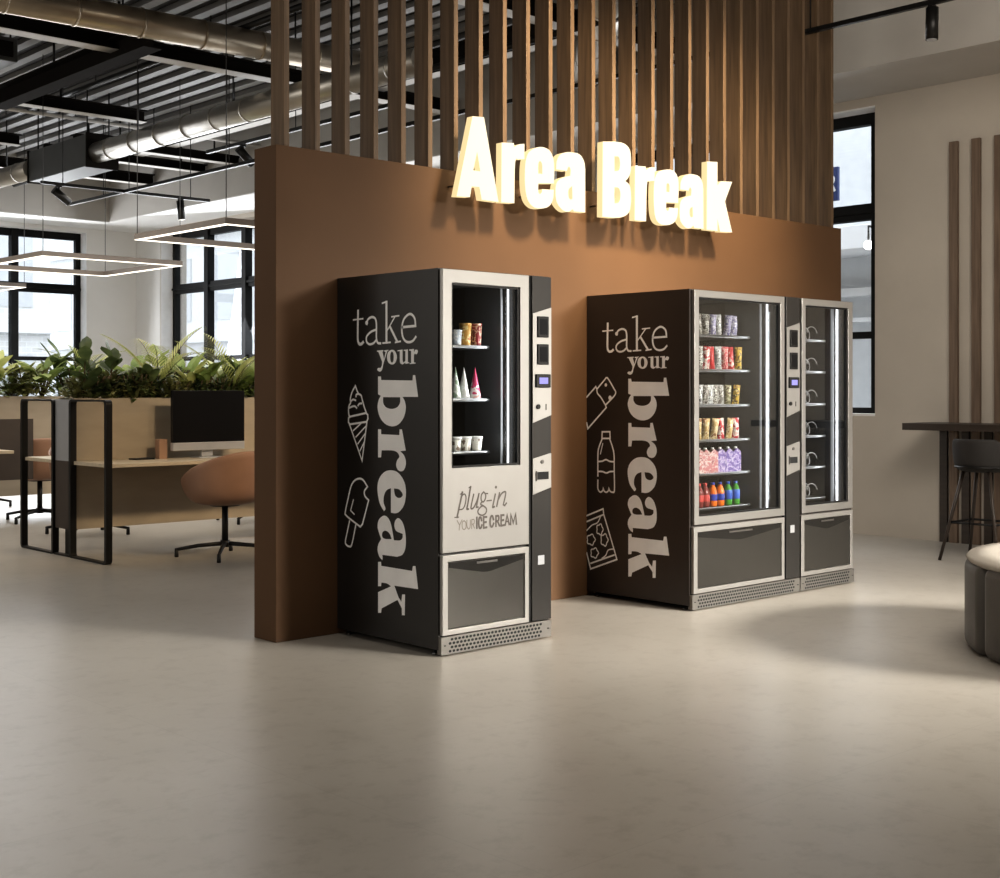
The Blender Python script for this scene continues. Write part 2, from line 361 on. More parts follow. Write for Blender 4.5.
BREAK = {'b': [[(0.484,1.323),(0.461,1.323),(0.457,1.305),(0.213,1.301),(0.21,1.327),(0.192,1.327),(0.17,1.222),(0.289,1.222),(0.27,1.198,1),(0.264,1.164,1),(0.281,1.121,1),(0.321,1.088,1),(0.373,1.077,1),(0.428,1.089,1),(0.469,1.121,1),(0.488,1.166,1),(0.481,1.202,1),(0.463,1.227),(0.484,1.234)],[(0.443,1.22),(0.308,1.22),(0.31,1.193,1),(0.331,1.172,1),(0.373,1.163,1),(0.418,1.17,1),(0.441,1.191,1)]],'r': [[(0.484,1.061),(0.459,1.061),(0.458,1.037),(0.315,1.036),(0.313,1.064),(0.294,1.065),(0.264,0.962),(0.307,0.958),(0.279,0.94,1),(0.265,0.916,1),(0.265,0.891,1),(0.279,0.868,1),(0.301,0.86,1),(0.327,0.867,1),(0.34,0.89,1),(0.331,0.914,1),(0.315,0.931,1),(0.331,0.951,1),(0.371,0.959,1),(0.454,0.957),(0.459,0.922),(0.484,0.921)]],'e': [[(0.379,0.862,1),(0.329,0.855,1),(0.289,0.827,1),(0.267,0.791,1),(0.264,0.742,1),(0.279,0.696,1),(0.315,0.663,1),(0.347,0.653,1),(0.381,0.654),(0.381,0.774),(0.416,0.761,1),(0.436,0.732,1),(0.438,0.699,1),(0.423,0.671,1),(0.436,0.657),(0.469,0.692,1),(0.486,0.739,1),(0.488,0.785,1),(0.469,0.824,1),(0.428,0.853,1)],[(0.357,0.774),(0.315,0.771,1),(0.289,0.75,1),(0.299,0.735,1),(0.323,0.73,1),(0.348,0.742,1)]],'a': [[(0.44,0.635,1),(0.478,0.612,1),(0.488,0.576,1),(0.473,0.542,1),(0.459,0.518),(0.482,0.49,1),(0.488,0.459,1),(0.473,0.429,1),(0.449,0.414),(0.446,0.427),(0.449,0.441),(0.331,0.442),(0.289,0.457,1),(0.267,0.491,1),(0.264,0.539,1),(0.272,0.58,1),(0.292,0.616,1),(0.323,0.632,1),(0.347,0.617,1),(0.354,0.591,1),(0.34,0.568,1),(0.311,0.561,1),(0.289,0.557),(0.291,0.537,1),(0.311,0.524,1),(0.357,0.521),(0.367,0.56,1),(0.383,0.604,1),(0.408,0.63,1)],[(0.375,0.525),(0.394,0.552,1),(0.424,0.562,1),(0.447,0.552,1),(0.45,0.532,1),(0.428,0.522,1)]],'k': [[(0.484,0.403),(0.459,0.406),(0.457,0.386),(0.216,0.385),(0.21,0.409),(0.19,0.411),(0.17,0.302),(0.353,0.299),(0.321,0.247),(0.299,0.227),(0.293,0.263),(0.27,0.266),(0.272,0.164),(0.295,0.162),(0.296,0.195),(0.329,0.232),(0.454,0.176),(0.459,0.153),(0.484,0.15),(0.484,0.253),(0.381,0.293),(0.412,0.303,1),(0.456,0.303),(0.459,0.285),(0.484,0.282)]]}
YOUR = {'y': [[(0.493,1.451),(0.441,1.453),(0.441,1.446),(0.448,1.445),(0.435,1.409),(0.423,1.443),(0.435,1.446),(0.434,1.451),(0.4,1.453),(0.4,1.449),(0.41,1.446),(0.44,1.385,1),(0.451,1.355,1),(0.471,1.346,1),(0.491,1.355,1),(0.483,1.365,1),(0.463,1.365),(0.454,1.377,1),(0.451,1.395),(0.481,1.444),(0.493,1.446)]],'o': [[(0.333,1.416,1),(0.341,1.394,1),(0.36,1.381,1),(0.385,1.382,1),(0.405,1.395,1),(0.412,1.417,1),(0.405,1.439,1),(0.385,1.451,1),(0.36,1.451,1),(0.341,1.437,1)],[(0.359,1.416,1),(0.361,1.4,1),(0.368,1.391,1),(0.377,1.391,1),(0.384,1.401,1),(0.386,1.417,1),(0.384,1.433,1),(0.377,1.442,1),(0.368,1.442,1),(0.361,1.432,1)]],'u': [[(0.329,1.449),(0.289,1.452),(0.289,1.402),(0.283,1.389,1),(0.268,1.397),(0.268,1.445),(0.281,1.445),(0.281,1.45),(0.248,1.452),(0.248,1.39),(0.238,1.389),(0.238,1.385),(0.267,1.381),(0.268,1.389),(0.289,1.379,1),(0.308,1.387,1),(0.311,1.403,1),(0.311,1.444),(0.329,1.444)]],'r': [[(0.238,1.451),(0.202,1.453),(0.202,1.437),(0.19,1.449,1),(0.174,1.446,1),(0.173,1.435,1),(0.184,1.426,1),(0.196,1.43,1),(0.202,1.421),(0.202,1.388),(0.19,1.387),(0.19,1.382),(0.235,1.38),(0.235,1.385),(0.224,1.385),(0.224,1.444),(0.238,1.445)]]}
TAKE = [([(0.648,1.657),(0.651,1.554,1),(0.65,1.507,1),(0.638,1.488,1),(0.618,1.488,1),(0.604,1.497)],0.0155),([(0.69,1.611),(0.606,1.614)],0.0085),([(0.575,1.584),(0.566,1.608,1),(0.534,1.619,1),(0.507,1.611,1),(0.497,1.588,1),(0.496,1.548,1),(0.496,1.513,1),(0.486,1.49,1),(0.461,1.486)],0.0125),([(0.577,1.592),(0.577,1.584)],0.024),([(0.498,1.556),(0.544,1.545,1),(0.577,1.523,1),(0.577,1.497,1),(0.553,1.484,1),(0.521,1.489,1),(0.498,1.505)],0.012),([(0.416,1.69),(0.416,1.488)],0.0165),([(0.451,1.684),(0.416,1.69)],0.009),([(0.446,1.487),(0.384,1.489)],0.009),([(0.347,1.615),(0.41,1.548)],0.008),([(0.375,1.614),(0.316,1.617)],0.008),([(0.389,1.568),(0.331,1.492)],0.0145),([(0.347,1.488),(0.305,1.492)],0.009),([(0.294,1.56),(0.19,1.563),(0.196,1.598,1),(0.22,1.619,1),(0.247,1.619,1),(0.279,1.598,1),(0.294,1.562,1),(0.291,1.522,1),(0.273,1.496,1),(0.243,1.486,1),(0.21,1.492,1),(0.187,1.511)],0.0125)]
CONE = [([(0.722,1.082),(0.615,0.899),(0.575,1.095)],0.0105),([(0.729,1.112),(0.73,1.091),(0.716,1.081),(0.577,1.096),(0.566,1.112),(0.568,1.132),(0.583,1.14),(0.716,1.12),(0.729,1.112)],0.0105),([(0.723,1.118,1),(0.729,1.148,1),(0.725,1.175,1),(0.712,1.19,1),(0.714,1.211,1),(0.699,1.245,1),(0.671,1.276),(0.648,1.24,1),(0.623,1.228,1),(0.611,1.201,1),(0.594,1.165,1),(0.578,1.14,1)],0.0105),([(0.721,1.165,1),(0.681,1.174,1),(0.659,1.164,1)],0.0105),([(0.709,1.197,1),(0.692,1.207,1),(0.667,1.203,1)],0.0105),([(0.645,1.236,1),(0.664,1.232,1),(0.666,1.221,1)],0.0105),([(0.618,1.188,1),(0.638,1.186,1),(0.65,1.176,1)],0.0105),([(0.69,1.049),(0.624,1.087)],0.008400000000000001),([(0.668,1.017),(0.583,1.074)],0.008400000000000001),([(0.651,0.983),(0.59,1.036)],0.008400000000000001),([(0.633,0.948),(0.597,0.994)],0.008400000000000001)]
POPSICLE = [([(0.57,0.771),(0.606,0.803,1),(0.642,0.808,1),(0.681,0.794,1),(0.709,0.763,1),(0.734,0.699,1),(0.756,0.634,1),(0.746,0.613,1),(0.63,0.566),(0.611,0.581),(0.56,0.704),(0.59,0.723,1),(0.595,0.747,1),(0.57,0.771)],0.0105),([(0.721,0.59),(0.741,0.531,1),(0.757,0.483,1),(0.75,0.466,1),(0.727,0.459,1),(0.702,0.471,1),(0.668,0.573)],0.0105),([(0.688,0.699),(0.712,0.643),(0.681,0.625)],0.008400000000000001)]
BAR = [([(0.824,1.212),(0.746,1.276),(0.737,1.261),(0.676,1.315,1),(0.657,1.33,1),(0.638,1.316,1),(0.597,1.263,1),(0.584,1.243,1),(0.597,1.219,1),(0.666,1.165),(0.66,1.15),(0.812,1.02),(0.824,1.056)],0.0105),([(0.737,1.261),(0.732,1.236,1),(0.704,1.211,1),(0.666,1.165)],0.0105),([(0.664,1.286),(0.661,1.283)],0.022),([(0.63,1.209),(0.626,1.212)],0.028)]
BOTTLE = [([(0.694,1.003),(0.631,1.005),(0.629,0.965),(0.696,0.963),(0.694,1.003)],0.0105),([(0.694,0.961),(0.721,0.907,1),(0.729,0.862,1),(0.729,0.734)],0.0105),([(0.729,0.71),(0.728,0.656,1),(0.708,0.638,1),(0.689,0.649,1),(0.685,0.662),(0.676,0.645,1),(0.659,0.64,1),(0.644,0.649,1),(0.639,0.664),(0.629,0.648,1),(0.61,0.643,1),(0.594,0.657,1),(0.596,0.777,1),(0.597,0.866,1),(0.61,0.914,1),(0.632,0.961)],0.0105),([(0.727,0.822,1),(0.692,0.826,1),(0.663,0.836,1),(0.631,0.827,1),(0.598,0.826,1)],0.0105),([(0.727,0.762,1),(0.692,0.763,1),(0.659,0.756,1),(0.631,0.765,1),(0.598,0.768,1)],0.0105),([(0.688,0.934),(0.708,0.868)],0.00735)]
CHIPS = [([(0.824,0.487),(0.686,0.538),(0.68,0.504),(0.595,0.297),(0.574,0.243),(0.789,0.165),(0.824,0.261)],0.0105),([(0.824,0.451),(0.682,0.504)],0.0105),([(0.789,0.199),(0.595,0.268)],0.0105),([(0.705,0.494,1),(0.732,0.452,1),(0.779,0.432,1),(0.824,0.396,1)],0.008400000000000001),([(0.604,0.303,1),(0.645,0.292,1),(0.664,0.26,1),(0.697,0.237,1)],0.008400000000000001),([(0.685,0.414,1),(0.689,0.404,1),(0.695,0.397,1),(0.698,0.388,1),(0.704,0.379,1),(0.713,0.381,1),(0.72,0.386,1),(0.728,0.386,1),(0.736,0.389,1),(0.737,0.4,1),(0.735,0.41,1),(0.737,0.42,1),(0.736,0.431,1),(0.728,0.436,1),(0.72,0.437,1),(0.713,0.443,1),(0.704,0.446,1),(0.698,0.438,1),(0.695,0.429,1),(0.689,0.423,1),(0.685,0.414,1)],0.008400000000000001),([(0.749,0.347,1),(0.755,0.337,1),(0.763,0.33,1),(0.767,0.32,1),(0.774,0.311,1),(0.786,0.313,1),(0.794,0.317,1),(0.805,0.317,1),(0.815,0.32,1),(0.817,0.332,1),(0.814,0.341,1),(0.817,0.351,1),(0.815,0.362,1),(0.805,0.367,1),(0.794,0.369,1),(0.786,0.375,1),(0.774,0.378,1),(0.767,0.371,1),(0.763,0.362,1),(0.755,0.356,1),(0.749,0.347,1)],0.008400000000000001),([(0.644,0.354,1),(0.649,0.343,1),(0.656,0.336,1),(0.659,0.325,1),(0.666,0.315,1),(0.676,0.317,1),(0.683,0.322,1),(0.692,0.322,1),(0.701,0.327,1),(0.702,0.339,1),(0.7,0.35,1),(0.702,0.36,1),(0.701,0.372,1),(0.692,0.378,1),(0.683,0.379,1),(0.676,0.386,1),(0.666,0.389,1),(0.659,0.381,1),(0.656,0.371,1),(0.649,0.364,1),(0.644,0.354,1)],0.008400000000000001),([(0.723,0.268,1),(0.729,0.259,1),(0.736,0.252,1),(0.74,0.243,1),(0.747,0.235,1),(0.757,0.236,1),(0.765,0.24,1),(0.775,0.24,1),(0.785,0.243,1),(0.786,0.253,1),(0.784,0.263,1),(0.786,0.271,1),(0.785,0.282,1),(0.775,0.287,1),(0.765,0.288,1),(0.757,0.294,1),(0.747,0.297,1),(0.74,0.29,1),(0.736,0.282,1),(0.729,0.277,1),(0.723,0.268,1)],0.008400000000000001)]
PLUGIN = [([(0.131,0.77),(0.097,0.651)],0.008),([(0.082,0.652),(0.108,0.652)],0.004),([(0.117,0.759),(0.132,0.77)],0.004),([(0.124,0.747,1),(0.141,0.76,1),(0.153,0.747,1),(0.15,0.717,1),(0.135,0.691,1),(0.112,0.687,1)],0.005),([(0.183,0.793),(0.163,0.704),(0.159,0.687,1),(0.17,0.687)],0.007),([(0.172,0.788),(0.185,0.794)],0.004),([(0.203,0.756),(0.188,0.706),(0.186,0.688,1),(0.202,0.691,1),(0.223,0.721,1),(0.237,0.757)],0.0065),([(0.237,0.757),(0.22,0.692),(0.232,0.692)],0.0065),([(0.267,0.763,1),(0.28,0.75,1),(0.278,0.73,1),(0.264,0.715,1),(0.251,0.726,1),(0.253,0.75,1),(0.267,0.763,1)],0.006),([(0.277,0.755),(0.294,0.754)],0.005),([(0.254,0.714,1),(0.247,0.705,1),(0.265,0.696,1),(0.284,0.682,1),(0.282,0.662,1),(0.26,0.651,1),(0.235,0.659,1),(0.23,0.675,1),(0.246,0.691,1),(0.26,0.696,1)],0.006),([(0.287,0.719),(0.318,0.72)],0.005),([(0.344,0.749),(0.328,0.694),(0.327,0.685,1),(0.339,0.688)],0.007),([(0.348,0.782),(0.35,0.78)],0.011),([(0.372,0.754),(0.353,0.688)],0.007),([(0.363,0.721),(0.383,0.747,1),(0.405,0.757,1),(0.413,0.747,1),(0.397,0.694),(0.406,0.689),(0.418,0.701)],0.0065)]
YOURICE = [([(0.097,0.637),(0.113,0.614),(0.11,0.59)],0.004),([(0.129,0.638),(0.113,0.614)],0.004),([(0.141,0.633,1),(0.152,0.623,1),(0.153,0.599,1),(0.141,0.591,1),(0.13,0.6,1),(0.13,0.625,1),(0.141,0.633,1)],0.004),([(0.159,0.634),(0.159,0.607,1),(0.17,0.591,1),(0.18,0.603,1),(0.181,0.634)],0.004),([(0.19,0.591),(0.191,0.635),(0.204,0.634,1),(0.207,0.624,1),(0.203,0.613,1),(0.191,0.613)],0.004),([(0.197,0.613),(0.208,0.592)],0.004)]
ICECREAM = [([(0.223,0.644),(0.223,0.591)],0.0085),([(0.254,0.625),(0.248,0.641,1),(0.238,0.638,1),(0.235,0.614,1),(0.239,0.593,1),(0.249,0.591,1),(0.256,0.605)],0.0085),([(0.287,0.641),(0.267,0.642),(0.267,0.59),(0.288,0.591)],0.0085),([(0.267,0.616),(0.284,0.617)],0.0085),([(0.332,0.625),(0.324,0.643,1),(0.314,0.64,1),(0.309,0.619,1),(0.313,0.596,1),(0.323,0.592,1),(0.333,0.608)],0.0085),([(0.348,0.591),(0.348,0.641),(0.364,0.641,1),(0.367,0.63,1),(0.362,0.618,1),(0.349,0.616)],0.0085),([(0.357,0.617),(0.372,0.592)],0.0085),([(0.401,0.643),(0.382,0.643),(0.382,0.592),(0.405,0.594)],0.0085),([(0.382,0.618),(0.399,0.619)],0.0085),([(0.409,0.593),(0.422,0.642),(0.436,0.594)],0.0085),([(0.415,0.61),(0.431,0.61)],0.0068000000000000005),([(0.445,0.593),(0.447,0.643),(0.463,0.6),(0.48,0.644),(0.485,0.592)],0.0085)]
# ------------------------------------------------------------------ camera
F_PX, YAW, HOR, EYE = 1317.48, .8238, 390.38, 1.2535
cam = bpy.data.cameras.new('camera'); co = bpy.data.objects.new('camera', cam); COL.objects.link(co)
co.location = (0, 0, EYE); co.rotation_euler = (pi/2, 0, YAW-pi/2)
cam.sensor_fit = 'HORIZONTAL'; cam.sensor_width = 36; cam.lens = F_PX*36/1000; cam.shift_y = -(439-HOR)/1000
cam.clip_end = 200
SC.camera = co

# ------------------------------------------------------------------ room shell
UR, VB, ZC = 10.123, 19.537, 4.65
U_L, V_F = -3.2, -5.0
def slab(name, m, *b): return struct(MB().box(*b).build(name, m))
slab('floor', M['floor'], U_L-.3, UR+.5, V_F-.3, VB+.5, -.15, 0)
# ceiling deck with ribs
c = MB().box(U_L-.3, UR+.5, V_F-.3, VB+.5, ZC, ZC+.2).build('ceiling', M['deck_dark']); struct(c)
r = MB()
x = 2.0
while x < 9.1:
    r.box(x, x+.10, 6.2, 18.6, ZC-.05, ZC-.001); x += .25
struct(r.build('ceiling_rib', M['deck_lit'], c))
def wall_with_holes(name, m, axis, pos, th, a0, a1, z1, holes):
    """holes: list of (a0,a1,z0,z1)"""
    mb = MB()
    def bx(p, q, z0, zz):
        if q-p < 1e-4: return
        if axis == 'u': mb.box(pos, pos+th, p, q, z0, zz)
        else: mb.box(p, q, pos, pos+th, z0, zz)
    cur = a0
    for h in sorted(holes):
        bx(cur, h[0], 0, z1); bx(h[0], h[1], 0, h[2]); bx(h[0], h[1], h[3], z1); cur = h[1]
    bx(cur, a1, 0, z1)
    return struct(mb.build(name, m))
WZ0, WZ1 = 1.03, 3.72
holes_r = [(6.158, 9.45, WZ0, WZ1), (15.2, 18.75, WZ0, WZ1)]
wall_with_holes('wall_right', M['plaster'], 'u', UR, .45, V_F, VB+.4, ZC, holes_r)
holes_b = [(5.2, 9.275, WZ0, WZ1)]
wall_with_holes('wall_back', M['white_plaster'], 'v', VB, .45, U_L, UR, ZC, holes_b)
slab('wall_left', M['plaster'], U_L-.3, U_L, V_F, VB, 0, ZC)
slab('wall_front', M['plaster'], U_L, UR+.4, V_F-.3, V_F, 0, ZC)
# perimeter soffit: fascia face + white underside
SZ = 3.797
s1 = MB().box(9.167, UR, V_F, VB, SZ, ZC).build('trim_1', M['fascia']); struct(s1)
s2 = MB().box(U_L, 9.167, 18.572, VB, SZ, ZC).build('trim_2', M['fascia']); struct(s2)
# white painted upper wall and underside on the office side
struct(MB().box(9.17, UR-.001, 10.2, VB, SZ-.012, SZ-.001).build('trim_3', M['white_plaster']))
struct(MB().box(U_L, 9.17, 18.575, VB-.001, SZ-.012, SZ-.001).build('trim_4', M['white_plaster']))
struct(MB().box(UR-.012, UR-.001, 9.46, 15.19, 0, SZ-.013).build('trim_5', M['white_plaster']))
struct(MB().box(UR-.012, UR-.001, 18.76, VB-.002, 0, SZ-.013).build('trim_6', M['white_plaster']))

def window(n, axis, a0, a1, depth, mulls, rails=(1.745, 2.838), label=None):
    """frame set back in its opening"""
    mb = MB(); g = MB()
    def bx(m_, p, q, z0, z1, d0, d1):
        if axis == 'u': m_.box(UR+d0, UR+d1, p, q, z0, z1)
        else: m_.box(p, q, VB+d0, VB+d1, z0, z1)
    D0, D1 = depth, depth+.09
    bx(mb, a0, a0+.16 if axis == 'u' and n == 1 else a0+.09, WZ0, WZ1, D0, D1); bx(mb, a1-.09, a1, WZ0, WZ1, D0, D1)
    bx(mb, a0, a1, WZ0, WZ0+.07, D0+.001, D1-.001); bx(mb, a0, a1, WZ1-.11, WZ1, D0+.001, D1-.001)
    for m_ in mulls: bx(mb, m_-.055, m_+.055, WZ0, WZ1, D0-.03, D1-.002)
    for z, h in zip(rails, (.03, .072)): bx(mb, a0, a1, z-h, z+h, D0+.004, D1-.003)
    bx(mb, a0, a1, rails[1]-.015, rails[1]+.015, D0-.02, D0+.01)
    o = struct(mb.build('window_%d' % n, M['frame_blk']))
    bx(g, a0+.05, a1-.05, WZ0+.04, WZ1-.05, D0+.05, D0+.056)
    struct(g.build('window_pane', M['wglass'], o))
    return o
window(1, 'u', 6.158, 9.45, .2, [7.35, 8.4])
window(2, 'u', 15.2, 18.75, .2, [17.68, 16.62])
window(3, 'v', 5.2, 9.275, .2, [8.20, 7.15, 6.15])
# stone sill
struct(MB().box(UR+.001, UR+.199, 6.16, 9.448, WZ0, WZ0+.02).build('trim_7', M['white_plaster']))
struct(MB().box(UR+.001, UR+.2, 6.162, 9.448, WZ1-.012, WZ1).build('trim_9', M['outwhite']))
struct(MB().box(UR+.001, UR+.2, 18.738, 18.75, WZ0, WZ1).build('trim_10', M['outwhite']))
struct(MB().box(9.263, 9.275, VB+.001, VB+.2, WZ0, WZ1).build('trim_11', M['outwhite']))

# ------------------------------------------------------------------ outside
def outside():
    g = MB().box(UR+.6, 60, -30, 60, -.6, -.5); g.box(-20, UR+.6, VB+.6, 60, -.6, -.5)
    struct(g.build('ground', M['asphalt']), 'pale paving outside the windows')
    def bld(name, label, axis, pos, a0, a1, h, ms):
        t = thing(name, label, 'building')
        w = MB()
        if axis == 'u': w.box(pos, pos+3, a0, a1, -.5, h)
        else: w.box(a0, a1, pos, pos+3, -.5, h)
        w.build('outer_wall', ms, t)
        a = a0+.7
        while a < a1-1.4:
            for z in (.4, 3.0, 5.6):
                if z+1.7 > h: continue
                k = MB()
                if axis == 'u': k.box(pos-.03, pos+.02, a, a+1.1, z, z+1.6)
                else: k.box(a, a+1.1, pos-.03, pos+.02, z, z+1.6)
                k.build('building_window', M['outgrey'], t)
            a += 2.3
        l = MB()
        for z in (2.45, 5.1):
            if axis == 'u': l.box(pos-.18, pos, a0, a1, z, z+.12)
            else: l.box(a0, a1, pos-.18, pos, z, z+.12)
        l.build('ledge', M['outwhite'], t)
        return t
    bld('brick_building', 'pale brick building seen through the back left window', 'v', 27, -4, 12, 12, M['facade'])
    bld('white_building', 'white rendered building beyond the tall far right-wall window', 'u', 17, 20, 44, 12, M['outwhite'])
    # shopfront across the lane, seen through the near window
    t = thing('shop_building', 'pale grey building with white canopy opposite the near window', 'building')
    MB().box(14.5, 18, 6, 15, -.5, 8).build('outer_wall', M['outgrey'], t)
    MB().box(13.6, 14.5, 6, 15, 2.92, 3.2).build('canopy', M['outwhite'], t, bevel=.01)
    MB().box(14.3, 14.5, 6, 15, 2.42, 2.52).build('ledge', M['outwhite'], t)
    MB().box(14.3, 14.5, 6, 15, 2.1, 2.15).build('ledge', M['outwhite'], t)
    s = thing('hanging_board', 'navy blue street sign board with white letter R outside the near window', 'sign')
    MB().box(12.48, 12.52, 8.05, 8.75, 3.33, 3.70).build('board', M['navy'], s, bevel=.004)
    k = MB(); f3 = lambda a, b, t_: Vector((12.475-t_, a, b))
    for p in ([(8.165, 3.44), (8.165, 3.60)], [(8.165, 3.60), (8.11, 3.59, 1), (8.095, 3.56, 1), (8.115, 3.525, 1), (8.165, 3.515)], [(8.125, 3.515), (8.085, 3.44)]):
        ribbon(k, p, .03, f3, 0)
    k.build('letter', M['decal'], s)
    MB().tube([(12.5, 8.4, 3.7), (12.5, 8.4, 4.9), (14.4, 8.4, 4.9)], .02, 8).build('bracket', M['black'], s)
    g = thing('globe_lamp', 'small glowing white globe street lamp outside the near window', 'lamp', (12.5, 7.683, 2.813))
    MB().lathe([(.001, -.05)]+[(.05*cos(a), .05*sin(a)) for a in [radians(q) for q in range(-75, 76, 15)]]+[(.001, .05)], 16).build('globe', M['globe'], g)
    MB().tube([(0, 0, .045), (0, 0, .2), (1.13, 0, .25)], .012, 8).build('arm', M['black'], g)
outside()

# ------------------------------------------------------------------ partition with slat screen and sign
W0, W1, WV, WT, WH = 3.626, 8.655, 5.553, .198, 2.476
p = MB().box(W0, W1, WV, WV+WT, 0, WH).build('partition_wall', M['brown'], bevel=.003)
tag(p, 'tall brown lacquered partition wall standing behind the vending machines', 'partition')
sc = thing('slat_screen', 'brown vertical timber slat screen rising from the partition to the ceiling', 'slat screen', (W0, WV, WH))
for i in range(27):
    x = 3.707-W0+i*.1865
    MB().box(x-.032, x, .002, .122, 0, ZC-WH).build('slat', M['slat'], sc, bevel=.002)
MB().box(3.66-W0, 8.45-W0, .05, .08, ZC-WH-.06, ZC-WH-.01).build('top_rail', M['beam'], sc)

sg = thing('illuminated_sign', 'glowing cream letters reading Area Break mounted on brown partition', 'sign', (4.68, 5.40, 2.30))
def f_sign(a, b, t): return Vector((a-4.68, t, b-2.30))
for k, loops in SIGN.items():
    mb = MB(); mb.prism([smooth_loop(l) for l in loops], f_sign, 0, .045)
    o = mb.build('letter', [M['sign'], M['sign_side']], sg)
    for pf in o.data.polygons:
        if abs(pf.normal.y) < .5: pf.material_index = 1
mb = MB()
for a in (4.75, 4.95, 5.06, 5.3, 5.5, 5.9, 6.25, 6.45, 6.65, 6.85, 7.05):
    mb.tube([(a-4.68, .05, .08), (a-4.68, .153, .08)], .006, 6)
mb.build('mounting_pin', M['chrome'], sg)

# ------------------------------------------------------------------ vending machines
H = 1.83
def coil_mesh(r=.042, turns=6, L=.34):
    mb = MB(); n = turns*14
    mb.tube([(r*cos(2*pi*i/14), i/n*L, r+r*sin(2*pi*i/14)) for i in range(n+1)], .0026, 5)
    return mb
def machine(name, label, x0, vf, D, w, door, win, cavr, zd, col, shelves, body, bars, coils=None, shelf_r=None):
    vf += .012; D -= .012
    t = thing(name, label, 'vending machine', (x0, vf, 0))
    wx0, wx1, wz0, wz1 = win
    cw = M[body]
    c0, cz0, cz1 = wx0-.03, wz0-.03, wz1+.015
    cab = MB()
    cab.box(0, .006+c0-.006, .012, D, .03, H)               # left side
    cab.box(c0, w, .012, D, .03, cz0)                       # lower body
    cab.box(c0, w, .012, D, cz1, H)                         # top
    cab.box(max(cavr, wx1+.012), w, .012, D, cz0, cz1)      # right block
    cab.box(c0, max(cavr, wx1+.012), .60, D, cz0, cz1)      # back
    cab.build('cabinet', cw, t)
    ln = MB()
    ln.quad((c0+.002, .013, cz0), (c0+.002, .598, cz0), (c0+.002, .598, cz1), (c0+.002, .013, cz1))
    ln.quad((c0, .598, cz0), (wx1+.01, .598, cz0), (wx1+.01, .598, cz1), (c0, .598, cz1))
    ln.quad((c0, .013, cz0+.002), (wx1+.01, .013, cz0+.002), (wx1+.01, .598, cz0+.002), (c0, .598, cz0+.002))
    ln.quad((c0, .013, cz1-.002), (wx1+.01, .013, cz1-.002), (wx1+.01, .598, cz1-.002), (c0, .598, cz1-.002))
    ln.build('liner', M['liner'], t, recalc=False)
    sp = MB(); sp.prism([[(wx1+.010, .02), (cavr, .30), (cavr, .597), (wx1+.010, .597)]], lambda a, b, z: Vector((a, b, z)), cz0+.003, cz1-.003)
    sp.build('side_panel', M['mirror'], t)
    # door
    dx0, dx1 = door
    d = MB()
    f = lambda a, b, q: Vector((a, q, b))
    def ring(o, i, y0, y1):
        m_ = MB(); m_.prism([[(o[0], o[2]), (o[1], o[2]), (o[1], o[3]), (o[0], o[3])], [(i[0], i[2]), (i[1], i[2]), (i[1], i[3]), (i[0], i[3])]], f, y0, y1); return m_
    dr = ring((dx0, dx1, zd, 1.826), (wx0, wx1, wz0, wz1), -.012, .011).build('door_frame', M['silver_h'], t, bevel=.002)
    ring((wx0+.001, wx1-.001, wz0+.001, wz1-.001), (wx0+.012, wx1-.012, wz0+.010, wz1-.010), -.004, .011).build('gasket', M['black'], dr)
    MB().box(wx0+.004, wx1-.004, .001, .005, wz0+.004, wz1-.004).build('glass', M['glass'], t)
    # delivery drawer
    fr = (dx0-.006 if dx0 > .01 else dx0, dx1, .098, zd-.012)
    inn = (fr[0]+.034, fr[1]-.028, .124, zd-.043)
    dw = ring(fr, inn, -.012, .011).build('drawer_frame', M['silver'], t, bevel=.002)
    fl = MB().box(inn[0]+.004, inn[1]-.004, -.006, .008, inn[2]+.004, inn[3]-.004).build('delivery_flap', M['flap'], t)
    zt = inn[3]-.006; a0, a1 = inn[0]+.01, inn[1]-.01; mid = (a0+a1)/2
    hb = MB(); hb.prism([smooth_loop([(a0, zt), (a1, zt), (a1, zt-.022), (a0+(a1-a0)*.68, zt-.05, 1), (mid, zt-.062, 1), (a0+(a1-a0)*.32, zt-.05, 1), (a0, zt-.022)])], f, -.0075, -.004)
    hb.build('flap_recess', M['flap_dark'], fl)
    MB().box(a0+(a1-a0)*.36, a0+(a1-a0)*.64, -.011, -.004, zt-.018, zt-.008).build('flap_grip', M['steel'], fl)
    # base grille
    gw = MB().box(.002, w-.002, -.010, .02, .008, .092).build('base_grille', M['grille'], t, bevel=.001)
    hl = MB(); nx = int((w-.11)/.0235)
    for j in range(4):
        for i in range(nx):
            cx_, cz_ = .062+i*.0235+(.006 if j % 2 else -.006), .022+j*.0185
            hl.bm.faces.new([hl.bm.verts.new((cx_+.0098*cos(q*pi/3), -.0108, cz_+.0068*sin(q*pi/3))) for q in range(6)])
    hl.build('vent_holes', M['hole'], gw, recalc=False)
    sw = MB()
    for a in (.024, w-.024): sw.lathe([(.006, 0), (.006, .004)], 10, (a, -.0105, .05))
    sw.build('screw', M['black'], gw)
    for fx, fy in ((.03, .07), (w-.03, .07), (.03, D-.06), (w-.03, D-.06)):
        MB().lathe([(.016, 0), (.016, .008), (.009, .010), (.009, .031)], 12, (fx, fy, 0)).build('foot', M['chrome'], t)
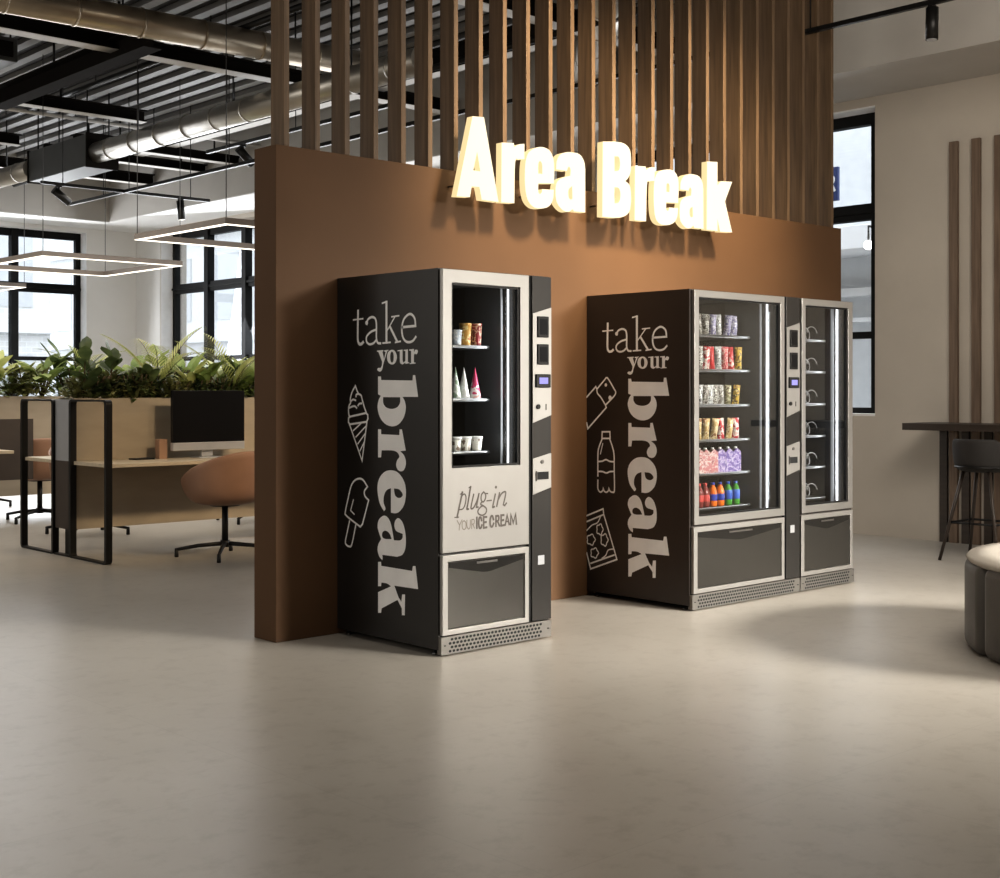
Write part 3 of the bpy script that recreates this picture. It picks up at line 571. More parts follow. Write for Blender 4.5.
    # coin column
    if col:
        q0, q1 = col
        MB().box(q0, q1, -.012, .011, .098, 1.826).build('control_column', M['steel_col'], t, bevel=.002)
        MB().box(dx1+.004, q0-.001, -.004, .011, .098, 1.826).build('door_gap', M['hole'], t)
        u = (q1-q0)
        P1 = MB(); P1.prism([[(q0+.002, 1.09), (q1-.003, 1.128), (q1-.003, 1.672), (q0+.002, 1.638)]], f, -.016, -.011)
        p1 = P1.build('payment_panel', M['silver'], t, bevel=.001)
        P2 = MB(); P2.prism([[(q0+.002, .731), (q1-.003, .763), (q1-.003, .937), (q0+.002, .911)]], f, -.016, -.011)
        p2 = P2.build('change_panel', M['silver'], t, bevel=.001)
        for z0, z1 in ((1.52, 1.626), (1.383, 1.486)):
            s_ = MB().box(q0+.031, q0+.108, -.024, -.015, z0, z1).build('card_reader', M['black'], t, bevel=.003)
            MB().box(q0+.043, q0+.096, -.0255, -.023, z0+.014, z1-.014).build('screen', M['screen'], s_)
        s_ = MB().box(q0+.018, q0+.120, -.026, -.015, 1.268, 1.335).build('display', M['black'], t, bevel=.003)
        MB().box(q0+.038, q0+.098, -.0275, -.0255, 1.286, 1.318).build('screen', M['lcd'], s_)
        MB().tube([(q0+.036, -.014, 1.172), (q0+.036, -.024, 1.172)], .012, 14).build('button', M['black'], t)
        MB().box(q0+.092, q0+.096, -.018, -.015, 1.155, 1.185).build('coin_slot', M['hole'], t)
        MB().tube([(q0+.066, -.014, .895), (q0+.066, -.021, .895)], .010, 14).build('lock', M['steel'], t)
        s_ = MB().box(q0+.026, q0+.110, -.019, -.015, .806, .844).build('coin_return', M['hole'], t)
        MB().box(q0+.022, q0+.026, -.022, -.015, .80, .85).build('trim_edge', M['steel'], t)
        MB().box(q0+.040, q0+.084, -.0145, -.0115, .378, .424).build('sticker', M['alu'], t)
    # shelves
    sr = shelf_r or cavr-.005
    for k, z in enumerate(shelves):
        s_ = MB().box(c0+.004, sr, .10, .59, z-.012, z).build('shelf', M['steel_col'], t)
        lip = MB(); n = 16
        pts = [(c0+.004+(sr-c0-.004)*i/n, .10-.018*sin(pi*i/n)**.6, z-.004) for i in range(n+1)]
        lip.tube(pts, .009, 8)
        lip.build('shelf_lip', M['chrome'], s_)
        if coils:
            cm = None
            for i, cx_ in enumerate(coils):
                if cm is None:
                    co_ = coil_mesh().build('spiral', M['coil'], s_); cm = co_
                else:
                    co_ = cm.copy(); COL.objects.link(co_); co_.parent = s_
                co_.location = (cx_, .115, z+.004)
    for bx_, m_, rr in bars:
        MB().tube([(bx_, .055, cz0+.01), (bx_, .055, cz1-.012)], rr, 10).build('light_bar_and_reflection', M[m_], t)  # the dim bar imitates a reflection of the bright one
    # cabinet lamp
    L = bpy.data.lights.new('cabinet_light', 'AREA'); L.shape = 'RECTANGLE'; L.size = .04; L.size_y = wz1-wz0-.1; L.energy = (wz1-wz0)*1.9; L.color = (.93, .96, 1)
    lo = bpy.data.objects.new('cabinet_light', L); COL.objects.link(lo)
    tgt = Vector((x0+(c0+cavr)/2-.12, vf+.3, (wz0+wz1)/2)); pos = Vector((x0+wx1-.05, vf+.035, (wz0+wz1)/2))
    lo.location = pos; lo.rotation_euler = (tgt-pos).to_track_quat('-Z', 'Y').to_euler(); lo.parent = t
    lo.location = pos-Vector((x0, vf, 0))
    lo['kind'] = 'helper'
    return t
def f_side(a, b, t_): return Vector((-.0008-t_, a-.012, b))
def side_text(t):
    k = MB()
    for p_, w_ in TAKE: ribbon(k, p_, w_, f_side, 0)
    k.build('lettering_take', M['decal'], t)
    k = MB()
    for l in YOUR.values(): k.prism([smooth_loop(q) for q in l], f_side, 0, None)
    k.build('lettering_your', M['decal'], t)
    k = MB()
    for l in BREAK.values(): k.prism([smooth_loop(q) for q in l], f_side, 0, None)
    k.build('lettering_break', M['decal'], t)
def icon(t, name, data, dmax=None):
    k = MB()
    for p_, w_ in data:
        if dmax: p_ = [((min(q[0], dmax),)+tuple(q[1:])) for q in p_]
        ribbon(k, p_, w_, f_side, 0)
    k.build(name, M['decal'], t)

V1, V2 = 4.722, 4.729
SH1 = [.953, 1.211, 1.47]
SH2 = [.565, .765, .963, 1.168, 1.374, 1.576]
m1 = machine('ice_cream_vending_machine', 'single vending machine with plug-in YOUR ICE CREAM on its door, left of the pair', 3.997, V1, WV-V1-.004, .733,
             (.008, .573), (.066, .513, .885, 1.763), .42, .487, (.594, .729), SH1, 'cabinet', [(.492, 'led', .005), (.447, 'led_refl', .005)], shelf_r=.40)
side_text(m1); icon(m1, 'ice_cream_cone_drawing', CONE); icon(m1, 'popsicle_drawing', POPSICLE)
def f_front(a, b, t_): return Vector((a, -.0128-t_, b))
k = MB()
for p_, w_ in PLUGIN: ribbon(k, p_, w_*1.3, f_front, 0)
k.build('lettering_plug_in', M['ink'], m1)
k = MB()
for p_, w_ in YOURICE: ribbon(k, p_, w_*1.25, f_front, 0)
k.build('lettering_your', M['ink_light'], m1)
k = MB()
for p_, w_ in ICECREAM: ribbon(k, p_, w_*1.25, f_front, 0)
k.build('lettering_ice_cream', M['ink'], m1)
m2 = machine('snack_vending_machine', 'wide vending machine stocked with colourful snacks and bottles, middle of three', 5.864, V2, WV-V2-.004, 1.052,
             (.018, .887), (.058, .846, .534, 1.785), .70, .489, (.904, 1.046), SH2, 'cabinet2', [(.80, 'led', .006), (.735, 'led_refl', .006)], shelf_r=.68)
side_text(m2)
icon(m2, 'chocolate_bar_drawing', BAR, .822); icon(m2, 'bottle_drawing', BOTTLE); icon(m2, 'snack_bag_drawing', CHIPS, .822)
m3 = machine('spiral_vending_machine', 'narrow nearly empty vending machine joined to the right of the snack machine', 6.922, V2, WV-V2-.004, .606,
             (.013, .584), (.053, .531, .534, 1.785), .46, .489, None, SH2, 'cabinet2', [(.505, 'led', .007), (.45, 'led_refl', .010)], coils=[.125, .225, .325], shelf_r=.43)

# ------------------------------------------------------------------ products
def bag_mesh(w=.062, h=.125, th=.034):
    mb = MB(); nx, nz = 6, 9; g = {}
    for s_ in (-1, 1):
        for i in range(nx+1):
            for j in range(nz+1):
                a, b = i/nx, j/nz
                e = (sin(pi*a)**.5)*(sin(pi*min(max((b-.06)/.88, 0), 1))**.5)
                g[s_, i, j] = mb.bm.verts.new(((a-.5)*w*(1-.08*sin(pi*b)), s_*(th/2*e+.0006), b*h))
        for i in range(nx):
            for j in range(nz):
                f_ = mb.bm.faces.new([g[s_, i, j], g[s_, i+1, j], g[s_, i+1, j+1], g[s_, i, j+1]]); f_.smooth = True
    return mb
ORD = ['leftmost', 'second', 'third', 'fourth', 'fifth', 'sixth', 'seventh']
ROW = ['bottom', 'second lowest', 'third lowest', 'third from top', 'second from top', 'top']
def P(x, rel, z, U0): return (U0+rel, x, z)
U2 = 5.864
packs = {
 'lilac': pack_mat('lilac_wrap', (.28, .26, .42), (.72, .70, .78), (.12, .10, .28), 55),
 'silver': pack_mat('silver_wrap', (.42, .42, .42), (.8, .8, .78), (.10, .09, .10), 55),
 'red': pack_mat('red_wrap', (.45, .01, .015), (.55, .03, .03), (.7, .6, .55), 30),
 'redwhite': pack_mat('red_white_wrap', (.5, .015, .03), (.8, .76, .72), (.75, .5, .45), 40),
 'pink': pack_mat('pink_wrap', (.6, .10, .12), (.8, .5, .45), (.45, .02, .04), 45),
 'yellow': pack_mat('yellow_wrap', (.68, .45, .06), (.10, .05, .02), (.8, .68, .3), 50),
 'grey': pack_mat('grey_wrap', (.22, .20, .18), (.72, .70, .66), (.06, .05, .04), 55),
 'tan': pack_mat('tan_wrap', (.52, .36, .15), (.75, .64, .42), (.28, .12, .04), 45),
 'olive': pack_mat('olive_wrap', (.22, .20, .10), (.55, .52, .36), (.10, .07, .03), 50),
 'purple': pack_mat('purple_carton', (.12, .07, .30), (.50, .44, .60), (.25, .16, .42), 60),
 'pinkcarton': pack_mat('pink_carton', (.45, .16, .17), (.62, .52, .48), (.28, .06, .09), 60),
}
bag_proto = {}
CN = {'lilac': 'lilac and white', 'silver': 'silver', 'red': 'bright red', 'redwhite': 'red and white', 'pink': 'pink', 'yellow': 'yellow', 'grey': 'grey patterned', 'tan': 'tan', 'olive': 'olive'}
rows = [
 (5, [(.238, 'grey'), (.298, 'grey'), (.360, 'lilac'), (.420, 'silver'), (.50, 'lilac'), (.575, 'lilac')], .128),
 (4, [(.247, 'grey'), (.298, 'redwhite'), (.355, 'red'), (.42, 'silver'), (.482, 'pink'), (.542, 'red'), (.612, 'yellow')], .14),
 (3, [(.235, 'silver'), (.289, 'grey'), (.34, 'silver'), (.392, 'grey'), (.446, 'grey'), (.504, 'olive'), (.587, 'yellow')], .118),
 (2, [(.23, 'tan'), (.298, 'tan'), (.372, 'tan'), (.449, 'redwhite'), (.519, 'tan'), (.591, 'redwhite')], .125),
]
for ri, items, h in rows:
    for i, (rx, cn) in enumerate(items):
        lab = '%s snack bag, %s on the %s shelf of the snack machine' % (CN[cn], ORD[i], ROW[ri])
        loc = (U2+rx, V2+.145, SH2[ri]+.001)
        key = (cn, h)
        if key not in bag_proto:
            o = bag_mesh(.047, h, .036).build('snack_bag', packs[cn]); bag_proto[key] = o
        else:
            o = bag_proto[key].copy(); COL.objects.link(o)
        o.location = loc; o.rotation_euler = (radians(rnd.uniform(-6, 2)), radians(rnd.uniform(-3, 9)), radians(-22+rnd.uniform(-22, 16)))
        tag(o, lab, 'snack bag', 'snack bags in the middle vending machine')
cart = {}
for i, rx in enumerate([.232, .289, .36, .43, .507, .581]):
    cn = 'pinkcarton' if i < 3 else 'purple'
    if cn not in cart:
        mb = MB(); a, b, h = .027, .022, .12
        mb.prism([[(-a, 0), (a, 0), (a, h), (0, h+.022), (-a, h)]], lambda x_, z_, y_: Vector((x_, y_, z_)), -b, b)
        t = thing('drink_carton', '', 'carton')
        mb.build('carton_body', packs[cn], t, bevel=.002)
        MB().lathe([(.009, 0), (.009, .012)], 12, (0, -.0, h+.018)).build('cap', M['decal'], t)
        cart[cn] = t; o = t
        o.location = (U2+rx, V2+.14, SH2[1]+.001); o.rotation_euler = (0, 0, radians(-20))
    else: o = dup(cart[cn], (U2+rx, V2+.14, SH2[1]+.001), radians(-20))
    tag(o, '%s drink carton, %s on second lowest shelf of snack machine' % ('pink and white' if i < 3 else 'purple and white', ORD[i]), 'carton', 'drink cartons in the middle vending machine')
def bottle(liq, capm, labm, cut=False):
    t = thing('drink_bottle', '', 'bottle')
    MB().lathe([(.020, 0), (.026, .006), (.027, .03), (.0245, .042), (.026, .06), (.027, .085), (.022, .105), (.012, .122), (.011, .130)], 16).build('bottle_body', liq, t)
    MB().lathe([(.0275, .036), (.0280, .038), (.0283, .072), (.0270, .092) if cut else (.0280, .074)], 16).build('bottle_label', labm, t)
    MB().lathe([(.0125, .128), (.0125, .142)], 14).build('cap', capm, t)
    return t
Lq = {'brown': mat('cola_liquid', (.20, .035, .03), .2), 'orange': mat('orange_liquid', (.75, .17, .01), .2), 'green': mat('lime_liquid', (.06, .28, .03), .2),
      'blue': mat('blue_label', (.02, .05, .36), .4), 'redl': mat('red_label', (.55, .07, .06), .4), 'bluebody': mat('blue_soda', (.05, .12, .5), .2)}
spec = [('brown', 'redl'), ('brown', 'redl'), ('orange', 'blue'), ('orange', 'blue'), ('green', 'bluebody'), ('green', 'bluebody')]
bp = {}
for i, rx in enumerate([.232, .289, .36, .43, .507, .581]):
    b_, l_ = spec[i]; loc = (U2+rx, V2+.14, SH2[0]+.001)
    if b_ not in bp: bp[b_] = bottle(Lq[b_], Lq['redl'] if b_ == 'brown' else Lq[l_], Lq[l_], b_ == 'green'); o = bp[b_]; o.location = loc
    else: o = dup(bp[b_], loc)
    nm = {'brown': 'red-brown soda bottle with red label', 'orange': 'orange soda bottle with blue label', 'green': 'green soda bottle with blue top'}[b_]
    tag(o, nm+', %s on bottom shelf of snack machine' % ORD[i], 'bottle', 'soda bottles in the middle vending machine')
# ice cream goods
U1 = 3.997
tubs = [(.211, .03, .078, pack_mat('white_tub', (.55, .6, .68), (.85, .85, .85), (.15, .22, .4), 42), 'short white ice cream tub, leftmost on the top shelf'),
        (.272, .030, .112, pack_mat('gold_tub', (.62, .34, .08), (.78, .62, .3), (.45, .14, .03), 42), 'tall gold ice cream tub, middle of the top shelf'),
        (.342, .030, .112, pack_mat('red_tub', (.26, .02, .025), (.6, .4, .28), (.12, .01, .015), 42), 'tall dark red ice cream tub, right of the gold one')]
for rx, r_, h, m_, lab in tubs:
    t = thing('ice_cream_tub', lab, 'tub', (U1+rx, V1+.14, SH1[2]+.001), group='ice cream tubs in the left machine')
    MB().lathe([(r_*.86, 0), (r_*.88, .003), (r_, h*.9)], 20).build('tub_body', m_, t)
    MB().lathe([(r_*1.05, h*.9), (r_*1.05, h)], 20).build('lid', m_, t, bevel=.001)
cones = [(.209, ((.55, .6, .55), (.8, .82, .8), (.3, .4, .3)), 'pale green and white wrapped cone standing point up, leftmost on middle shelf'),
         (.264, ((.72, .72, .7), (.85, .85, .85), (.5, .5, .5)), 'silver-white wrapped ice cream cone standing point up, centre of middle shelf'),
         (.337, ((.6, .05, .15), (.82, .8, .78), (.75, .35, .3)), 'red and white wrapped ice cream cone, right on the middle shelf')]
for i, (rx, cs, lab) in enumerate(cones):
    t = thing('wrapped_ice_cream_cone', lab, 'ice cream cone', (U1+rx, V1+.14, SH1[1]+.001), group='wrapped cones in the left machine')
    mm = pack_mat('cone_wrap', *cs, 26)
    MB().lathe([(.026, 0), (.029, .004), (.028, .02), (.016, .08), (.005, .135), (.001, .155)], 18).build('cone_wrapper', mm, t)
    MB().lathe([(.031, 0), (.031, .005)], 18).build('crimped_rim', M['decal'], t)
for i, rx in enumerate([.209, .274, .347]):
    t = thing('dessert_cup', 'white dessert cup with dark print, %s on lowest shelf of ice cream machine' % ['leftmost', 'middle one', 'rightmost'][i], 'cup', (U1+rx, V1+.14, SH1[0]+.001), group='dessert cups in the left machine')
    mm = pack_mat('cup_print', (.8, .78, .72), (.82, .8, .75), (.18, .13, .10), 34)
    MB().lathe([(.022, 0), (.023, .003), (.029, .062)], 18).build('cup_body', mm, t)
    MB().lathe([(.031, .062), (.031, .071), (.028, .073)], 18).build('lid', M['decal'], t)
# ------------------------------------------------------------------ office: planters, desks, chairs
def loop_frame(v0, v1, z1, u0, u1, r=.035, b=.032):
    def rr(a0, a1, b0, b1, q):
        o = []
        for cx_, cy_, s in ((a1-q, b1-q, 0), (a0+q, b1-q, 90), (a0+q, b0+q, 180), (a1-q, b0+q, 270)):
            for k in range(5): o.append((cx_+q*cos(radians(s+k*22.5)), cy_+q*sin(radians(s+k*22.5))))
        return o
    mb = MB(); mb.prism([rr(v0, v1, 0, z1, r), rr(v0+b, v1-b, .014, z1-.014, max(.008, r-.016))], lambda a, z, t_: Vector((t_, a, z)), u0, u1)
    return mb
def planter(v0, u0, u1, label):
    t = thing('planter_box', label, 'planter', (u0, v0, 0))
    W = .265; L = u1-u0
    m_ = MB()
    m_.box(.04, L, 0, .02, .205, 1.195).box(.04, L, W-.02, W, .205, 1.195).box(.04, L, .02, W-.02, .205, .23)
    m_.build('planter_body', M['panel'], t)
    MB().box(.045, L-.002, .021, W-.021, 1.10, 1.165).build('soil', M['soil'], t)
    MB().box(.012, .039, .004, W-.004, .72, 1.185).build('end_plate', M['alu'], t)
    MB().box(.012, .039, .004, W-.004, .205, .719).build('lower_end_plate', M['screen_panel'], t)
    for a in (.045, L-.3):
        MB().box(a, a+.03, W/2-.03, W/2+.03, 0, .206).build('foot', M['black'], t)
    return t
def desk(v0, v1, u0, u1, label, frames):
    t = thing('office_desk', label, 'desk', (u0, v0, 0))
    MB().box(.002, u1-u0, .012, v1-v0-.004, .695, .722).build('desktop', M['desk'], t, bevel=.002)
    for a in frames: loop_frame(.0, v1-v0, 1.185, a-u0-.024, a-u0+.024).build('leg_frame', M['black'], t)
    return t
planter(9.455, 4.345, 9.0, 'long oak clad planter divider between the near desks')
desk(8.84, 9.452, 4.365, 6.6, 'pale oak desk with black loop legs in front of the near planter, holding a monitor', [4.365, 6.58])
desk(9.724, 10.33, 4.365, 6.6, 'pale oak desk with black loop legs on the far side of the near planter', [4.365, 6.58])
planter(12.905, 3.6, 9.0, 'long oak clad planter divider in the second row behind')
dk = desk(11.45, 11.93, 3.4, 4.76, 'pale desk end in the second row at the left edge of view', [3.42, 4.0])
MB().box(.1, 5.137-3.4, .482, .51, .43, .99).build('privacy_screen', M['screen_panel'], dk)
struct(MB().box(4.369-.022, 4.369+.022, 9.455, 9.722, 0, .013).build('trim_8', M['black']))

def chair(name, label, loc, rz, group=None):
    t = thing(name, label, 'chair', loc, rz, group)
    mb = MB(); n = 36; rings = []
    prof = [(0.0, .405), (.10, .403), (.19, .41), (.25, .435), (.285, .49)]
    for k in range(n):
        th = 2*pi*k/n; c_ = cos(th)
        kk = (c_+1)/2; rim = .50+.31*kk**.85
        pts = [(r_, z) for r_, z in prof[1:]]
        for q in (.33, .66, 1.0):
            pts.append((.287+.028*q - (0 if c_ < 0 else .0), .49+(rim-.49)*q))
        rings.append([mb.bm.verts.new((r_*sin(th)*1.03, -r_*cos(th), z)) for r_, z in pts])
    c0 = mb.bm.verts.new((0, 0, .405))
    for k in range(n):
        A, B = rings[k], rings[(k+1) % n]
        mb.bm.faces.new((c0, B[0], A[0]))
        for j in range(len(A)-1): mb.bm.faces.new((A[j], B[j], B[j+1], A[j+1]))
    mb.build('seat_shell', M['tan'], t, smooth=True, solid=.022, subsurf=1)
    MB().lathe([(.02, .41), (.20, .415), (.235, .435), (.235, .462), (.21, .475), (.02, .478)], 28).build('seat_cushion', M['tan'], t)
    MB().lathe([(.11, .385), (.12, .40), (.12, .41)], 20).lathe([(.024, .10), (.024, .39)], 14).lathe([(.035, .075), (.035, .125)], 14).build('column', M['black'], t)
    for k in range(4):
        a = radians(90*k+46); d = Vector((cos(a), sin(a), 0))
        l = MB(); l.tube([d*.02+Vector((0, 0, .10)), d*.2+Vector((0, 0, .085)), d*.37+Vector((0, 0, .055))], .017, 8, r1=.012)
        lo = l.build('leg', M['black'], t)
        g = MB(); g.lathe([(.013, 0), (.016, .004), (.014, .06)], 10, tuple(d*.36)); g.build('glide', M['black'], lo)
    return t
ch = chair('swivel_chair', 'tan leather tub chair with black star base at the near desk', (5.23, 8.70, 0), radians(6), 'tan swivel chairs around the desks')
for loc, rz, lab in (((5.36, 12.30, 0), radians(-15), 'tan tub chair seen through the black desk loops, second row'),
                     ((5.16, 10.86, 0), radians(178), 'tan tub chair behind the near planter, only its black feet showing'),
                     ((6.86, 10.90, 0), radians(170), 'tan tub chair behind the near planter beside the partition, base tip showing'),
                     ((5.55, 14.3, 0), radians(175), 'tan tub chair behind the second planter at far left, base tip showing')):
    dup(ch, loc, rz, lab)
# monitor
t = thing('computer_monitor', 'large black monitor with grey chin on the near desk', 'monitor', (5.39, 9.22, .722))
MB().box(-.32, .32, -.02, .02, .125, .53).build('screen', M['screen'], t, bevel=.004)
MB().box(-.32, .32, -.021, .021, .062, .124).build('chin', M['alu'], t, bevel=.004)
MB().box(-.05, .05, .015, .03, .01, .2).build('stand', M['alu'], t, bevel=.003)
MB().box(-.11, .11, -.06, .10, 0, .008).build('base', M['alu'], t, bevel=.003)
t = thing('pen_cup', 'copper coloured square pen cup on the near desk beside the monitor', 'cup', (5.03, 9.31, .722))
mb = MB(); mb.prism([[(-.034, -.034), (.034, -.034), (.034, .034), (-.034, .034)], [(-.030, -.030), (.030, -.030), (.030, .030), (-.030, .030)]], lambda a, b, z: Vector((a, b, z)), .0, .152)
mb.box(-.031, .031, -.031, .031, .002, .006); mb.build('cup_body', M['copper'], t, bevel=.003)
o = MB().box(-.085, .085, -.05, .05, 0, .012).build('notebook', M['black'], bevel=.003); o.location = (4.86, 9.30, .722); o.rotation_euler = (0, 0, radians(8))
tag(o, 'black notebook lying on the near desk left of the copper cup', 'notebook')

# ------------------------------------------------------------------ plants
def leaf(mb, base, az, el, L, W, droop=.6, fold=.25, n=6, tip=1.0, ob=False):
    d = Vector((cos(az)*cos(el), sin(az)*cos(el), sin(el))); side = Vector((-sin(az), cos(az), 0))
    p = Vector(base); prev = None; e = el
    for i in range(n+1):
        t_ = i/n
        w_ = W/2*(sin(pi*min(1, (t_*.92+.04)))**(.75)) * ((.55+.75*t_) if ob else (1.15-.4*t_))
        if i == n: w_ = .002
        d = Vector((cos(az)*cos(e), sin(az)*cos(e), sin(e)))
        nrm = side.cross(d).normalized()
        a = mb.bm.verts.new(p+side*w_-nrm*(-fold*w_)); b = mb.bm.verts.new(p); c_ = mb.bm.verts.new(p-side*w_-nrm*(-fold*w_))
        if prev:
            for q in ((prev[0], prev[1], b, a), (prev[1], prev[2], c_, b)):
                f_ = mb.bm.faces.new(q); f_.smooth = True
        prev = (a, b, c_)
        p = p + d*(L/n); e -= droop/n
def plant_fiddle(R, h=.36):
    lf = MB(); st = MB(); ns = 2
    for s in range(ns):
        bx, by = R.uniform(-.03, .03), R.uniform(-.03, .03); hh = h*R.uniform(.75, 1); lx, ly = R.uniform(-.05, .05), R.uniform(-.04, .04)
        st.tube([(bx, by, 0), (bx+lx/2, by+ly/2, hh*.6), (bx+lx, by+ly, hh)], .007, 6, r1=.004)
        nl = 7
        for k in range(nl):
            q = .25+.75*k/(nl-1); az = k*2.4+R.random()+s; el = radians(20+50*q+R.uniform(-12, 12))
            leaf(lf, (bx+lx*q, by+ly*q, hh*q), az, el, R.uniform(.13, .20), R.uniform(.085, .12), R.uniform(.3, 1.0), .2, ob=True)
    return lf, st
def plant_bush(R, h=.2, nleaf=300):
    lf = MB(); st = MB()
    for s in range(9):
        a = R.random()*6.28; st.tube([(0, 0, 0), (cos(a)*.06, sin(a)*.05, h*.5), (cos(a)*.12, sin(a)*.08, h*.9)], .004, 5)
    for k in range(nleaf):
        a = R.random()*6.28; q = R.random()**.6; el = R.random()*1.4
        x_, y_, z_ = cos(a)*cos(el)*.15*q, sin(a)*cos(el)*.10*q, h*(.1+.85*sin(el)*q)
        leaf(lf, (x_, y_, z_), a+R.uniform(-.9, .9), R.uniform(-.2, 1.2), R.uniform(.04, .08), R.uniform(.020, .04), R.uniform(.2, 1), .2, n=3)
    return lf, st
def frond(lf, st, R, base, az, el, L, np_, pl, pw, droop):
    p = Vector(base); e = el; pts = [p.copy()]; n = np_
    side = Vector((-sin(az), cos(az), 0))
    for i in range(n):
        t_ = (i+1)/n
        d = Vector((cos(az)*cos(e), sin(az)*cos(e), sin(e)))
        p = p+d*(L/n); e -= droop/n; pts.append(p.copy())
        if t_ < .18: continue
        ll = pl*sin(pi*min(.97, t_*.9+.08))**.6
        for s in (-1, 1):
            aa = az+s*radians(58-25*t_); ee = e*.6+radians(8)
            leaf(lf, p, aa, ee, ll, pw, .5, .1, n=3)
    st.tube(pts[::2]+([pts[-1]] if len(pts) % 2 == 0 else []), .003, 5, r1=.0015)
def plant_fern(R, n=13, L=.3):
    lf = MB(); st = MB()
    for k in range(n):
        frond(lf, st, R, (R.uniform(-.02, .02), R.uniform(-.02, .02), .01), k*2.4+R.random()*.5, radians(R.uniform(35, 80)), L*R.uniform(.7, 1.1), 15, .055, .014, R.uniform(1.0, 1.9))
    return lf, st
def plant_palm(R, n=5, L=.62):
    lf = MB(); st = MB()
    for k in range(n):
        frond(lf, st, R, (0, 0, .01), k*6.283/n+R.random()*.6, radians(R.uniform(70, 86)), L*R.uniform(.8, 1.1), 20, .17, .013, R.uniform(.8, 1.5))
    return lf, st
def plant_broad(R, n=12, L=.2):
    lf = MB(); st = MB()
    for k in range(n):
        a = k*2.4; el = radians(R.uniform(35, 80)); h_ = R.uniform(.08, .2)
        q = Vector((cos(a)*.05, sin(a)*.04, h_)); st.tube([(0, 0, 0), q], .004, 5)
        leaf(lf, q, a, el, L*R.uniform(.8, 1.15), .075, R.uniform(.6, 1.5), .15)
    return lf, st
protos = {}
def proto(kind, var, matk):
    key = (kind, var, matk)
    if key in protos: return None
    R = random.Random(hash((len(kind), var, len(matk))) % 9973+var)
    fn = {'fiddle': plant_fiddle, 'bush': plant_bush, 'fern': plant_fern, 'palm': plant_palm, 'broad': plant_broad}[kind]
    lf, st = fn(R)
    nm = {'fiddle': 'fiddle_leaf_plant', 'bush': 'leafy_bush', 'fern': 'potted_fern', 'palm': 'palm_plant', 'broad': 'broad_leaf_plant'}[kind]
    t = thing(nm, '', 'plant')
    lf.build('foliage', M[matk], t, recalc=False); st.build('stem', M['stem'], t)
    protos[key] = t
    return t
KD = {'fiddle': 'upright plant with paddle leaves', 'bush': 'low dense small-leaved bush', 'fern': 'arching fern', 'palm': 'tall feathery palm', 'broad': 'broad pointed-leaf plant'}
CD = {'leaf_dark': 'dark green', 'leaf_mid': 'mid green', 'leaf_lime': 'yellow-green', 'leaf_olive': 'olive brown'}
PC = {}
def put(kind, var, matk, u, v, sc_, row):
    t = proto(kind, var, matk)
    if t is None:
        t = dup(protos[(kind, var, matk)], (u, v, 1.165), 0)
    t.location = (u, v, 1.165); t.scale = (sc_,)*3; t.rotation_euler = (0, 0, (u*37.7+v*11) % 6.28)
    PC.setdefault(row, []).append((u, t, kind, matk))
near, far = 9.585, 13.035
NP = [  # u, kind, variant, material, scale along the near planter
 (4.50,'fiddle',1,'leaf_dark',1.05),(4.47,'bush',1,'leaf_olive',1.0),(4.60,'bush',2,'leaf_dark',1.1),(4.72,'fiddle',2,'leaf_dark',.95),(4.70,'bush',3,'leaf_olive',1.1),
 (4.83,'fern',1,'leaf_lime',.75),(4.86,'bush',1,'leaf_dark',1.15),(4.97,'bush',2,'leaf_olive',1.2),(5.07,'broad',1,'leaf_dark',1.1),(5.10,'bush',3,'leaf_dark',1.1),
 (5.24,'bush',1,'leaf_olive',.9),(5.34,'bush',2,'leaf_olive',.9),(5.16,'palm',1,'leaf_lime',1.2),(5.46,'broad',2,'leaf_lime',.95),(5.52,'bush',3,'leaf_dark',.95),
 (5.62,'broad',3,'leaf_mid',1.15),(5.70,'bush',1,'leaf_dark',1.05),(5.78,'fern',2,'leaf_mid',.8),(5.86,'fiddle',3,'leaf_dark',.9),(5.92,'bush',2,'leaf_mid',1.1),(6.02,'broad',1,'leaf_mid',1.2),(6.12,'bush',3,'leaf_dark',1.15),(5.80,'palm',2,'leaf_lime',1.1)]
for u, k_, v_, m_, s_ in NP: put(k_, v_, m_, u, near+rnd.uniform(-.04, .04), s_, 'near')
FP = []
seq = ['fern','bush','broad','fern','bush','broad','fiddle','bush','palm','bush','fern','broad','bush','fiddle','bush','broad']
u = 4.86; i = 0
while u < 8.4:
    k_ = seq[i % len(seq)]
    mk = ['leaf_lime','leaf_mid','leaf_lime','leaf_mid','leaf_olive','leaf_mid','leaf_dark','leaf_mid'][i % 8]
    if k_ == 'palm': mk = 'leaf_lime'
    FP.append((u, k_, 1+i % 3, mk, {'fern': 1.5, 'bush': 1.7, 'broad': 1.65, 'fiddle': 1.3, 'palm': 1.15}[k_])); u += .165; i += 1
for u, k_, v_, m_, s_ in FP: put(k_, v_, m_, u, far+rnd.uniform(-.04, .04), s_, 'far')
ON = ['first', 'second', 'third', 'fourth', 'fifth', 'sixth', 'seventh', 'eighth', 'ninth', 'tenth', 'eleventh', 'twelfth', 'thirteenth', 'fourteenth', 'fifteenth', 'sixteenth', 'seventeenth', 'eighteenth', 'nineteenth', 'twentieth', 'twenty-first', 'twenty-second', 'twenty-third', 'twenty-fourth']
for row, L_ in PC.items():
    for i, (u, t, kind, mk) in enumerate(sorted(L_, key=lambda q: q[0])):
        t['label'] = '%s %s, %s from the left in the %s planter' % (CD[mk], KD[kind], ON[i], 'near' if row == 'near' else 'second')
        t['group'] = 'plants in the %s planter' % ('near' if row == 'near' else 'second')

